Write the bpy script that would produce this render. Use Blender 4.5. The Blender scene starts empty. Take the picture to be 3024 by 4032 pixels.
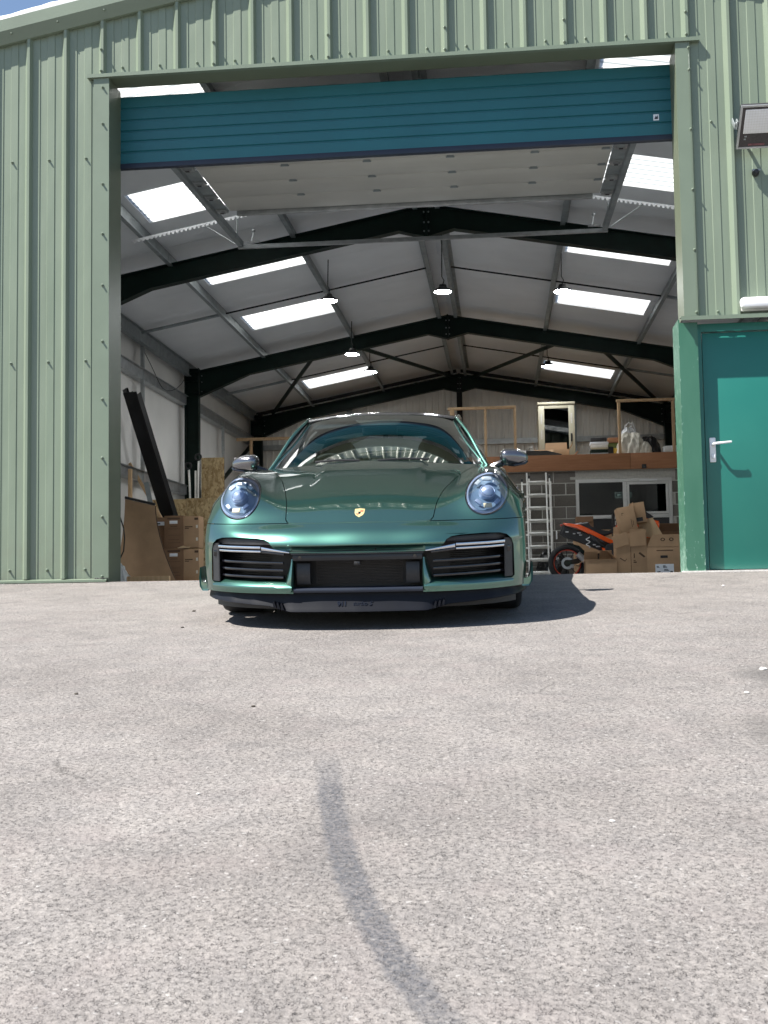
import bpy, bmesh, math, random
import numpy as np
from mathutils import Vector, Matrix
from mathutils.bvhtree import BVHTree
from mathutils.interpolate import poly_3d_calc

scene = bpy.context.scene
COL = scene.collection
R = math.radians
rnd = random.Random(7)

# ------------------------------------------------------------------ camera
yaw, pitch, roll = R(-5.74), R(4.03), R(-0.90)
cam_d = bpy.data.cameras.new('camera')
cam = bpy.data.objects.new('camera', cam_d)
COL.objects.link(cam)
fw = Vector((math.sin(yaw)*math.cos(pitch), math.cos(yaw)*math.cos(pitch), math.sin(pitch)))
rt = Vector((math.cos(yaw), -math.sin(yaw), 0))
up = rt.cross(fw)
r2 = rt*math.cos(roll) + up*math.sin(roll)
u2 = -rt*math.sin(roll) + up*math.cos(roll)
m = Matrix((r2, u2, -fw)).transposed().to_4x4()
m.translation = Vector((0, -9.497, -0.132))
cam.matrix_world = m
cam_d.sensor_fit = 'VERTICAL'
cam_d.sensor_height = 24.0
cam_d.lens = 24.0*4534/4032
cam_d.clip_start = 0.05
cam_d.clip_end = 2000
cam_d.dof.use_dof = True
cam_d.dof.focus_distance = 7.2
cam_d.dof.aperture_fstop = 9.0
scene.camera = cam

# ------------------------------------------------------------------ light
SUN_DIR = Vector((1.9, 1.0, -3.0)).normalized()      # direction the light travels
sun_el = math.asin(-SUN_DIR.z)
sun_az = math.atan2(-SUN_DIR.x, -SUN_DIR.y)          # clockwise from +Y
world = bpy.data.worlds.new('World')
scene.world = world
world.use_nodes = True
wn = world.node_tree
wn.nodes.clear()
wo = wn.nodes.new('ShaderNodeOutputWorld')
wb = wn.nodes.new('ShaderNodeBackground')
sk = wn.nodes.new('ShaderNodeTexSky')
sk.sky_type = 'NISHITA'
sk.sun_disc = False
sk.sun_elevation = sun_el
sk.sun_rotation = sun_az
sk.air_density = 1.0
sk.dust_density = 0.6
wb.inputs['Strength'].default_value = 0.072
wn.links.new(sk.outputs['Color'], wb.inputs['Color'])
wn.links.new(wb.outputs['Background'], wo.inputs['Surface'])
sd = bpy.data.lights.new('sun', 'SUN')
sd.energy = 4.9
sd.angle = R(0.5)
sd.color = (1.0, 0.955, 0.88)
so = bpy.data.objects.new('sun', sd)
so.rotation_euler = SUN_DIR.to_track_quat('-Z', 'Y').to_euler()
so.location = (-8, -6, 14)
COL.objects.link(so)
vs = scene.view_settings
vs.view_transform = 'Standard'
vs.look = 'None'
vs.exposure = 1.25
vs.gamma = 1.0
vs.use_curve_mapping = False

# ------------------------------------------------------------------ materials
class NT:
    def __init__(s, name):
        s.m = bpy.data.materials.new(name)
        s.m.use_nodes = True
        s.t = s.m.node_tree
        s.t.nodes.clear()
        s.out = s.t.nodes.new('ShaderNodeOutputMaterial')
    def n(s, typ, **kw):
        nd = s.t.nodes.new(typ)
        for k, v in kw.items():
            if k in nd.inputs.keys():
                nd.inputs[k].default_value = v
            else:
                setattr(nd, k, v)
        return nd
    def l(s, a, b):
        s.t.links.new(a, b)
    def math(s, op, a, b=None, clamp=False):
        nd = s.t.nodes.new('ShaderNodeMath'); nd.operation = op; nd.use_clamp = clamp
        for i, v in enumerate((a, b)):
            if v is None: continue
            if isinstance(v, (int, float)): nd.inputs[i].default_value = v
            else: s.l(v, nd.inputs[i])
        return nd.outputs[0]
    def mix(s, fac, a, b, blend='MIX'):
        nd = s.t.nodes.new('ShaderNodeMix'); nd.data_type = 'RGBA'; nd.blend_type = blend
        for i, v in ((0, fac), (6, a), (7, b)):
            if isinstance(v, (int, float)): nd.inputs[i].default_value = v
            elif isinstance(v, tuple): nd.inputs[i].default_value = (*v[:3], 1)
            else: s.l(v, nd.inputs[i])
        return nd.outputs[2]
    def ramp(s, fac, p0, p1, c0=(0, 0, 0), c1=(1, 1, 1)):
        nd = s.t.nodes.new('ShaderNodeValToRGB')
        e = nd.color_ramp.elements
        e[0].position = p0; e[1].position = p1
        e[0].color = (*c0, 1); e[1].color = (*c1, 1)
        s.l(fac, nd.inputs[0])
        return nd.outputs[0]
    def pos(s, obj=True):
        if obj:
            return s.t.nodes.new('ShaderNodeTexCoord').outputs['Object']
        return s.t.nodes.new('ShaderNodeNewGeometry').outputs['Position']
    def noise(s, vec, scale, detail=4, rough=.55):
        nd = s.n('ShaderNodeTexNoise', Scale=scale, Detail=detail, Roughness=rough)
        s.l(vec, nd.inputs['Vector'])
        return nd.outputs['Fac']
    def scaled(s, vec, sc):
        nd = s.n('ShaderNodeMapping'); nd.inputs['Scale'].default_value = sc
        s.l(vec, nd.inputs['Vector'])
        return nd.outputs[0]
    def bump(s, h, strength, dist=.01):
        nd = s.n('ShaderNodeBump', Strength=strength, Distance=dist)
        s.l(h, nd.inputs['Height'])
        return nd.outputs[0]
    def principled(s, col=None, rough=.5, metal=0, spec=.5, coat=0, coat_rough=.03, normal=None):
        p = s.n('ShaderNodeBsdfPrincipled')
        if col is not None:
            if isinstance(col, tuple): p.inputs['Base Color'].default_value = (*col[:3], 1)
            else: s.l(col, p.inputs['Base Color'])
        if isinstance(rough, (int, float)): p.inputs['Roughness'].default_value = rough
        else: s.l(rough, p.inputs['Roughness'])
        p.inputs['Metallic'].default_value = metal
        p.inputs['Specular IOR Level'].default_value = spec
        p.inputs['Coat Weight'].default_value = coat
        p.inputs['Coat Roughness'].default_value = coat_rough
        if normal is not None: s.l(normal, p.inputs['Normal'])
        s.l(p.outputs[0], s.out.inputs['Surface'])
        return p

def pmat(name, col, rough=.5, metal=0, var=.12, scale=6, spec=.5, coat=0, bump=0, bscale=60, stretch=(1, 1, 1), rvar=.0):
    t = NT(name)
    v = t.scaled(t.pos(), stretch)
    nz = t.noise(v, scale)
    lo = tuple(c*(1-var) for c in col); hi = tuple(min(1, c*(1+var)) for c in col)
    c = t.ramp(nz, .3, .7, lo, hi)
    nrm = None
    if bump:
        nrm = t.bump(t.noise(v, bscale, 3), bump)
    rg = rough
    if rvar:
        rg = t.math('ADD', t.math('MULTIPLY', t.noise(v, scale*1.7), rvar*2), rough-rvar)
    t.principled(c, rg, metal, spec, coat, normal=nrm)
    return t.m

M = {}
# asphalt ------------------------------------------------------------------
def asphalt():
    t = NT('weathered_asphalt')
    p = t.pos(False)
    sep = t.n('ShaderNodeSeparateXYZ'); t.l(p, sep.inputs[0])
    X, Y = sep.outputs[0], sep.outputs[1]
    warp = t.n('ShaderNodeTexNoise', Scale=60.0, Detail=2.0); t.l(p, warp.inputs['Vector'])
    wv = t.n('ShaderNodeVectorMath', operation='MULTIPLY_ADD'); t.l(warp.outputs['Color'], wv.inputs[0]); wv.inputs[1].default_value = (.012, .012, .012); t.l(p, wv.inputs[2])
    vor = t.n('ShaderNodeTexVoronoi', Scale=155.0); t.l(wv.outputs[0], vor.inputs['Vector'])
    edge = t.n('ShaderNodeTexVoronoi', Scale=155.0); edge.feature = 'DISTANCE_TO_EDGE'; t.l(wv.outputs[0], edge.inputs['Vector'])
    vor2 = t.n('ShaderNodeTexVoronoi', Scale=48.0); t.l(wv.outputs[0], vor2.inputs['Vector'])
    fine = t.noise(p, 300, 3, .6)
    mid = t.noise(p, 38, 5, .65)
    big = t.noise(p, 1.3, 5, .6)
    patch = t.noise(p, 6.5, 4, .6)
    base = t.ramp(big, .3, .72, (.204, .190, .181), (.268, .252, .241))
    base = t.mix(1.0, base, t.ramp(patch, .3, .7, (.86, .86, .87), (1.08, 1.07, 1.06)), 'MULTIPLY')
    sv = t.n('ShaderNodeSeparateColor'); t.l(vor.outputs['Color'], sv.inputs[0])
    c = t.mix(1.0, base, t.ramp(sv.outputs[0], 0, 1, (.84, .84, .84), (1.13, 1.13, 1.13)), 'MULTIPLY')
    c = t.mix(1.0, c, t.ramp(fine, .30, .70, (.80, .80, .80), (1.13, 1.13, 1.13)), 'MULTIPLY')
    # dark crevices between the stones, in patches
    crev = t.math('MULTIPLY', t.ramp(edge.outputs['Distance'], .02, .13, (1, 1, 1), (0, 0, 0)), t.ramp(t.noise(p, 84, 4, .65), .47, .66))
    c = t.mix(t.math('MULTIPLY', crev, .9), c, (.052, .047, .046))
    pit = t.ramp(t.noise(p, 85, 2, .5), .66, .72)
    c = t.mix(t.math('MULTIPLY', pit, .85), c, (.055, .05, .05))
    pale = t.ramp(sv.outputs[1], .982, .995)
    c = t.mix(t.math('MULTIPLY', pale, .6), c, (.40, .39, .38))
    # reddish cast patches
    c = t.mix(t.math('MULTIPLY', t.ramp(t.noise(p, 5, 3), .5, .75), .35), c, (.245, .214, .206))
    ck = t.n('ShaderNodeTexVoronoi', Scale=.42); ck.feature = 'DISTANCE_TO_EDGE'
    wp = t.n('ShaderNodeTexNoise', Scale=3.0, Detail=4.0); t.l(p, wp.inputs['Vector'])
    wv2 = t.n('ShaderNodeVectorMath', operation='MULTIPLY_ADD'); t.l(wp.outputs['Color'], wv2.inputs[0]); wv2.inputs[1].default_value = (.35, .35, .35); t.l(p, wv2.inputs[2])
    t.l(wv2.outputs[0], ck.inputs['Vector'])
    crk = t.math('MULTIPLY', t.ramp(ck.outputs['Distance'], .0012, .0042, (1, 1, 1), (0, 0, 0)), t.ramp(t.noise(p, 2.1, 3), .50, .60))
    c = t.mix(t.math('MULTIPLY', crk, .55), c, (.07, .065, .062))
    # rubber mark: X centre as a polynomial of Y
    ys = np.array([-6.0, -6.235, -6.64, -7.127, -7.467, -7.704, -8.1]); xs = np.array([-.535, -.498, -.425, -.312, -.208, -.115, .09])
    co = np.polyfit(ys + 7, xs, 3)
    Yc = t.math('ADD', Y, 7.0)
    acc = float(co[0])
    for k in co[1:]:
        acc = t.math('ADD', t.math('MULTIPLY', Yc, acc), float(k))
    d = t.math('ABSOLUTE', t.math('SUBTRACT', X, acc))
    wob = t.math('MULTIPLY', t.noise(p, 30, 3), .03)
    d = t.math('ADD', d, t.math('SUBTRACT', wob, .015))
    band = t.ramp(d, .024, .041, (1, 1, 1), (0, 0, 0))
    e1 = t.n('ShaderNodeMapRange'); t.l(Y, e1.inputs[0]); e1.inputs[1].default_value = -6.02; e1.inputs[2].default_value = -6.45
    e2 = t.n('ShaderNodeMapRange'); t.l(Y, e2.inputs[0]); e2.inputs[1].default_value = -8.0; e2.inputs[2].default_value = -7.6
    mask = t.math('MULTIPLY', t.math('MULTIPLY', band, e1.outputs[0]), e2.outputs[0])
    mask = t.math('MULTIPLY', mask, t.ramp(t.noise(p, 110, 3, .6), .36, .62, (.34, .34, .34), (.92, .92, .92)))
    c = t.mix(mask, c, (.085, .087, .097))
    # old oil darkening, right-hand side
    def blob(cx, cy, rx, ry, amt, c):
        dx = t.math('DIVIDE', t.math('SUBTRACT', X, cx), rx); dy = t.math('DIVIDE', t.math('SUBTRACT', Y, cy), ry)
        rr = t.math('SQRT', t.math('ADD', t.math('MULTIPLY', dx, dx), t.math('MULTIPLY', dy, dy)))
        rr = t.math('ADD', rr, t.math('MULTIPLY', t.noise(p, 4.5, 5, .65), .9))
        k = t.ramp(rr, .55, 1.75, (amt, amt, amt), (0, 0, 0))
        return t.mix(k, c, (.085, .082, .08))
    c = blob(.86, -5.9, .26, .9, .55, c)
    c = blob(1.10, -4.85, .40, .8, .55, c)
    c = blob(.9, -7.2, .35, .9, .25, c)
    c = blob(-2.6, -4.4, .7, .25, .18, c)
    c = blob(-.13, -6.82, .03, .03, .35, c)
    # bump
    h = t.math('ADD', t.math('MULTIPLY', vor2.outputs['Distance'], -.35), t.math('ADD', t.math('MULTIPLY', fine, .25), t.math('MULTIPLY', mid, 1.1)))
    h = t.math('ADD', h, t.math('MULTIPLY', crev, -.45))
    nrm = t.bump(h, .9, .007)
    t.principled(c, .93, 0, .2, normal=nrm)
    return t.m
M['asphalt'] = asphalt()
M['concrete'] = pmat('floor_concrete', (.42, .425, .43), .6, var=.12, scale=2, bump=.15, bscale=40)

def cladding():
    t = NT('sage_plastisol_coating')
    p = t.pos(False)
    nz = t.noise(t.scaled(p, (3, 3, .5)), 2.2, 5)
    c = t.ramp(nz, .3, .72, (.160, .202, .148), (.190, .234, .176))
    sp = t.ramp(t.noise(p, 55, 2), .73, .76)
    c = t.mix(t.math('MULTIPLY', sp, .25), c, (.36, .38, .34))
    sep = t.n('ShaderNodeSeparateXYZ'); t.l(p, sep.inputs[0])
    lowd = t.n('ShaderNodeMapRange'); t.l(sep.outputs[2], lowd.inputs[0]); lowd.inputs[1].default_value = .55; lowd.inputs[2].default_value = 0
    splash = t.math('MULTIPLY', lowd.outputs[0], t.ramp(t.noise(p, 9, 5, .7), .35, .75), True)
    c = t.mix(t.math('MULTIPLY', splash, .4), c, (.15, .14, .11))
    stk = t.noise(t.scaled(p, (14, 14, .35)), 1.0, 5, .65)
    c = t.mix(t.math('MULTIPLY', t.ramp(stk, .52, .75), .22), c, (.15, .165, .13))
    nrm = t.bump(t.noise(t.scaled(p, (2.2, 2.2, .8)), 1.6, 2), .35, .02)
    t.principled(c, t.math('ADD', t.math('MULTIPLY', stk, .2), .28), 0, .5, normal=nrm)
    return t.m
M['clad'] = cladding()
M['clad_trim'] = pmat('sage_trim_coating', (.150, .190, .142), .38, var=.06, scale=2.5, bump=.08, bscale=300)

def post_paint():
    t = NT('chipped_green_paint')
    p = t.pos(False)
    c = t.ramp(t.noise(t.scaled(p, (2, 2, .6)), 3), .3, .7, (.035, .125, .080), (.050, .150, .100))
    sep = t.n('ShaderNodeSeparateXYZ'); t.l(p, sep.inputs[0])
    # chips near the two folded edges and near the foot
    ex = t.math('ABSOLUTE', t.math('SUBTRACT', sep.outputs[0], 1.5625))
    edge = t.ramp(ex, .055, .078)
    low = t.n('ShaderNodeMapRange'); t.l(sep.outputs[2], low.inputs[0]); low.inputs[1].default_value = .45; low.inputs[2].default_value = 0.0
    nz = t.noise(t.scaled(p, (1, 1, .45)), 42, 5, .7)
    thr = t.math('ADD', t.math('MULTIPLY', edge, .13), t.math('MULTIPLY', low.outputs[0], .10))
    k = t.ramp(t.math('ADD', nz, thr), .70, .735)
    c = t.mix(t.math('MULTIPLY', k, .8), c, (.30, .44, .38))
    t.principled(c, .38, 0, .5)
    return t.m
M['reveal'] = pmat('shade_darkened_trim_coating', (.125, .148, .100), .42, var=.08, scale=2)  # sage trim coating with the doorway's shade darkened into its colour
M['post'] = post_paint()

def door_paint():
    t = NT('teal_door_paint')
    p = t.pos(False)
    c = t.ramp(t.noise(p, 1.6, 4), .3, .7, (.010, .132, .108), (.015, .150, .120))
    sc = t.ramp(t.noise(t.scaled(p, (9, 9, 1.2)), 7, 5, .7), .68, .74)
    sep = t.n('ShaderNodeSeparateXYZ'); t.l(p, sep.inputs[0])
    low = t.n('ShaderNodeMapRange'); t.l(sep.outputs[2], low.inputs[0]); low.inputs[1].default_value = .5; low.inputs[2].default_value = 0.0
    c = t.mix(t.math('MULTIPLY', t.math('MULTIPLY', sc, low.outputs[0]), .4), c, (.12, .30, .22))
    t.principled(c, .34, 0, .5, normal=t.bump(t.noise(p, 260, 2), .06, .002))
    return t.m
M['teal'] = door_paint()
M['roller'] = pmat('sky_shaded_teal_coating', (.010, .112, .140), .42, var=.07, scale=1.5, bump=.15, bscale=320)  # same teal as the side door, shade's sky blue put into the colour
M['navy'] = pmat('navy_rubber', (.014, .020, .036), .45, var=.1)
M['galv'] = pmat('galvanised_steel', (.42, .44, .45), .38, .75, var=.18, scale=9, rvar=.08)
M['galv_dull'] = pmat('dull_galvanised_steel', (.27, .30, .31), .5, .45, var=.18, scale=7, rvar=.08)
M['frame_green'] = pmat('dark_green_steel', (.0032, .013, .0095), .5, var=.3, scale=5, rvar=.06, spec=.22)
M['black_steel'] = pmat('black_steel', (.007, .007, .008), .5, var=.2, spec=.25)

def liner(axis, col, name, sc):
    t = NT(name)
    p = t.pos(False)
    w = t.n('ShaderNodeTexWave', Scale=sc, Distortion=0.0); w.bands_direction = axis
    t.l(p, w.inputs['Vector'])
    nz = t.noise(p, .9, 4)
    c = t.ramp(nz, .3, .7, tuple(k*.90 for k in col), tuple(min(1, k*1.06) for k in col))
    t.principled(c, .5, 0, .4, normal=t.bump(w.outputs['Fac'], .16, .005))
    return t.m
M['liner_roof'] = liner('Y', (.72, .735, .755), 'white_roof_liner', 5.0)
M['liner_side'] = liner('Y', (.82, .81, .78), 'white_wall_liner', 5.0)
M['liner_gable'] = pmat('white_gable_liner', (.82, .81, .77), .5, var=.06, scale=1)
M['panel_white'] = liner('Y', (.52, .505, .47), 'white_door_panel', 2.6)
def grp():
    t = NT('translucent_grp')
    p = t.pos(False)
    w = t.n('ShaderNodeTexWave', Scale=2.2); w.bands_direction = 'Y'; t.l(p, w.inputs['Vector'])
    c = t.ramp(w.outputs['Fac'], 0, .36, (.52, .545, .55), (.86, .87, .86))
    tr = t.n('ShaderNodeBsdfTranslucent'); t.l(c, tr.inputs['Color'])
    gl = t.n('ShaderNodeBsdfDiffuse'); gl.inputs['Color'].default_value = (.6, .6, .6, 1)
    mx = t.n('ShaderNodeMixShader'); mx.inputs[0].default_value = .12
    t.l(tr.outputs[0], mx.inputs[1]); t.l(gl.outputs[0], mx.inputs[2]); t.l(mx.outputs[0], t.out.inputs['Surface'])
    return t.m
M['grp'] = grp()
def blockmat():
    t = NT('concrete_block')
    p = t.pos(False)
    oi = t.n('ShaderNodeObjectInfo')
    c = t.ramp(oi.outputs['Random'], 0, 1, (.15, .138, .122), (.225, .208, .188))
    c = t.mix(1.0, c, t.ramp(t.noise(p, 60, 4, .7), .3, .7, (.72, .72, .72), (1.15, 1.15, 1.15)), 'MULTIPLY')
    t.principled(c, .95, 0, .1, normal=t.bump(t.noise(p, 120, 3), .5, .004))
    return t.m
M['block'] = blockmat()
M['mortar'] = pmat('mortar', (.50, .49, .45), .95, var=.12, scale=30)
def wood(name, c0, c1, stretch=(1, 1, 12), sc=6):
    t = NT(name)
    v = t.scaled(t.pos(), stretch)
    c = t.ramp(t.noise(v, sc, 5, .6), .3, .7, c0, c1)
    t.principled(c, .65, 0, .3)
    return t.m
M['fascia'] = wood('brown_stained_board', (.31, .14, .068), (.40, .19, .095), (1.2, 6, 14), 2.2)
M['pine'] = wood('planed_softwood', (.50, .33, .18), (.66, .46, .28), (5, 5, 1.5), 5)
def osb():
    t = NT('osb_board')
    p = t.pos()
    w = t.n('ShaderNodeTexNoise', Scale=9.0, Detail=2.0); t.l(p, w.inputs['Vector'])
    a = t.n('ShaderNodeVectorMath', operation='MULTIPLY_ADD'); t.l(w.outputs['Color'], a.inputs[0]); a.inputs[1].default_value = (.10, .10, .10); t.l(p, a.inputs[2])
    v = t.n('ShaderNodeTexVoronoi', Scale=1.0); t.l(t.scaled(a.outputs[0], (34, 34, 16)), v.inputs['Vector'])
    s_ = t.n('ShaderNodeSeparateColor'); t.l(v.outputs['Color'], s_.inputs[0])
    nz = t.noise(t.scaled(a.outputs[0], (30, 30, 20)), 1.0, 5, .7)
    c = t.ramp(t.math('ADD', t.math('MULTIPLY', nz, .6), t.math('MULTIPLY', s_.outputs[0], .4)), .25, .72, (.27, .17, .075), (.62, .47, .26))
    t.principled(c, .75, 0, .2)
    return t.m
M['osb'] = osb()
M['card'] = pmat('brown_cardboard', (.42, .275, .165), .85, var=.10, scale=5, spec=.15)
M['card_light'] = pmat('pale_cardboard', (.58, .42, .26), .85, var=.08, scale=4, spec=.15)
M['card_dark'] = pmat('dark_cardboard', (.21, .125, .075), .85, var=.10, scale=5, spec=.15)
M['card_print'] = pmat('cardboard_print', (.085, .05, .032), .85, var=.1)
M['label_white'] = pmat('white_label', (.72, .76, .82), .6, var=.03)
M['ink'] = pmat('dark_ink', (.04, .045, .06), .7, var=.1)
M['black'] = pmat('matt_black_plastic', (.016, .016, .018), .5, var=.2, scale=10)
M['black_gloss'] = pmat('gloss_black', (.008, .008, .011), .12, var=.1, coat=.6)
M['trim_grey'] = pmat('grained_grey_plastic', (.018, .019, .022), .48, var=.1, bump=.1, bscale=500)
M['upvc'] = pmat('white_upvc', (.62, .62, .60), .4, var=.05)
M['alu'] = pmat('bright_aluminium', (.80, .79, .75), .4, .35, var=.1, scale=20, rvar=.08)
M['white'] = pmat('white_plastic', (.75, .76, .78), .35, var=.03)
M['cream'] = pmat('cream_steel', (.42, .39, .29), .45, var=.06)
M['cloth'] = pmat('dust_sheet', (.66, .63, .55), .9, var=.15, scale=9, spec=.1)
M['bin_bag'] = pmat('black_polythene', (.012, .012, .013), .25, var=.2)
M['poly'] = pmat('white_polythene', (.62, .63, .63), .4, var=.1, scale=12)
M['orange'] = pmat('orange_fairing', (.78, .095, .012), .25, var=.1, coat=.6)
M['orange_rim'] = pmat('orange_rim', (.60, .060, .030), .35, var=.1)
M['rubber'] = pmat('tyre_rubber', (.014, .014, .015), .75, var=.2, scale=30, bump=.2, bscale=120)
M['steel'] = pmat('machined_steel', (.45, .45, .46), .35, .85, var=.15, scale=15)
M['cable'] = pmat('black_cable', (.012, .012, .012), .5)
M['stone'] = pmat('pale_stone', (.62, .60, .57), .85, var=.15, scale=60)
M['stone_grey'] = pmat('grey_grit', (.26, .25, .24), .9, var=.5, scale=30)
M['red_dull'] = pmat('faded_red_print', (.16, .06, .07), .6, var=.5, scale=60)
M['leaf'] = pmat('dry_leaf', (.055, .045, .035), .8, var=.2)
M['yellow'] = pmat('yellow_card', (.55, .36, .06), .7)
M['green_card'] = pmat('olive_card', (.12, .14, .03), .7)

def emis(name, col, st):
    t = NT(name)
    e = t.n('ShaderNodeEmission', Strength=st); e.inputs['Color'].default_value = (*col, 1)
    t.l(e.outputs[0], t.out.inputs['Surface'])
    return t.m
M['sign_lit'] = emis('lit_sign', (.85, 1.0, .92), .55)
M['lamp_lit'] = emis('lit_diffuser', (.95, .98, 1.0), 95.0)

def glass(name, tint, f0=.05, rough=.0, gain=1.25):
    t = NT(name)
    tr = t.n('ShaderNodeBsdfTransparent'); tr.inputs['Color'].default_value = (*tint, 1)
    gl = t.n('ShaderNodeBsdfGlossy', Roughness=rough); gl.inputs['Color'].default_value = (1, 1, 1, 1)
    fr = t.n('ShaderNodeFresnel', IOR=1.5)
    mx = t.n('ShaderNodeMixShader')
    t.l(t.math('ADD', t.math('MULTIPLY', fr.outputs[0], gain), f0-.05, True), mx.inputs[0])
    t.l(tr.outputs[0], mx.inputs[1]); t.l(gl.outputs[0], mx.inputs[2]); t.l(mx.outputs[0], t.out.inputs['Surface'])
    return t.m
M['screen_glass'] = glass('windscreen_glass', (.72, .84, .82), .06, gain=4.5)
M['rear_glass'] = glass('rear_window_glass', (.82, .90, .87), .05)
M['lens_glass'] = glass('headlight_lens', (.90, .94, .97), .07)
M['pane'] = glass('office_pane', (.30, .34, .34), .08)

def paint():
    t = NT('metallic_green_paint')
    p = t.pos()
    fl = t.n('ShaderNodeTexVoronoi', Scale=1400.0); t.l(p, fl.inputs['Vector'])
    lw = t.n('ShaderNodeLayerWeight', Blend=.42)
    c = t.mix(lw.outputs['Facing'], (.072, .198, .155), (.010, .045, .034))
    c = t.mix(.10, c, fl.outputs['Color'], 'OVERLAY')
    pr = t.principled(c, .36, .88, .5, 1.0, .012)
    pr.inputs['Coat IOR'].default_value = 1.8
    return t.m
M['paint'] = paint()
def carbon():
    t = NT('lacquered_carbon')
    p = t.pos()
    ck = t.n('ShaderNodeTexChecker', Scale=160.0); t.l(p, ck.inputs['Vector'])
    ck.inputs[1].default_value = (.10, .10, .11, 1); ck.inputs[2].default_value = (.22, .22, .24, 1)
    t.principled(ck.outputs[0], .16, .85, .5, 1.0, .02)
    return t.m
M['carbon'] = carbon()
M['chrome'] = pmat('satin_chrome', (.62, .63, .66), .16, 1.0, var=.05)
M['lamp_in'] = pmat('sky_tinted_bucket', (.10, .155, .225), .45, .2, var=.1)  # blue of the reflected sky put into the bucket colour
M['lamp_ring'] = pmat('lamp_ring', (.36, .42, .55), .3, .5, var=.05)
M['lamp_led'] = pmat('led_block', (.62, .66, .70), .3, .2, var=.05)
M['amber'] = pmat('cream_reflector', (.72, .60, .38), .35, .0, var=.1)
M['gold'] = pmat('gold_enamel', (.74, .60, .30), .3, .4, var=.05)
M['red'] = pmat('red_enamel', (.38, .05, .035), .3, var=.05)
M['leather'] = pmat('brown_leather', (.085, .028, .020), .55, var=.12, scale=20)
M['dash'] = pmat('black_leather', (.014, .014, .015), .6, var=.15, scale=20)
M['headlining'] = pmat('grey_headlining', (.10, .10, .105), .9, var=.05)
M['visor'] = pmat('navy_visor', (.012, .03, .055), .7, var=.05)
M['splitter'] = pmat('satin_black_splitter', (.006, .007, .011), .5, var=.15, scale=8, spec=.2, bump=.06, bscale=400)

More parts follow.
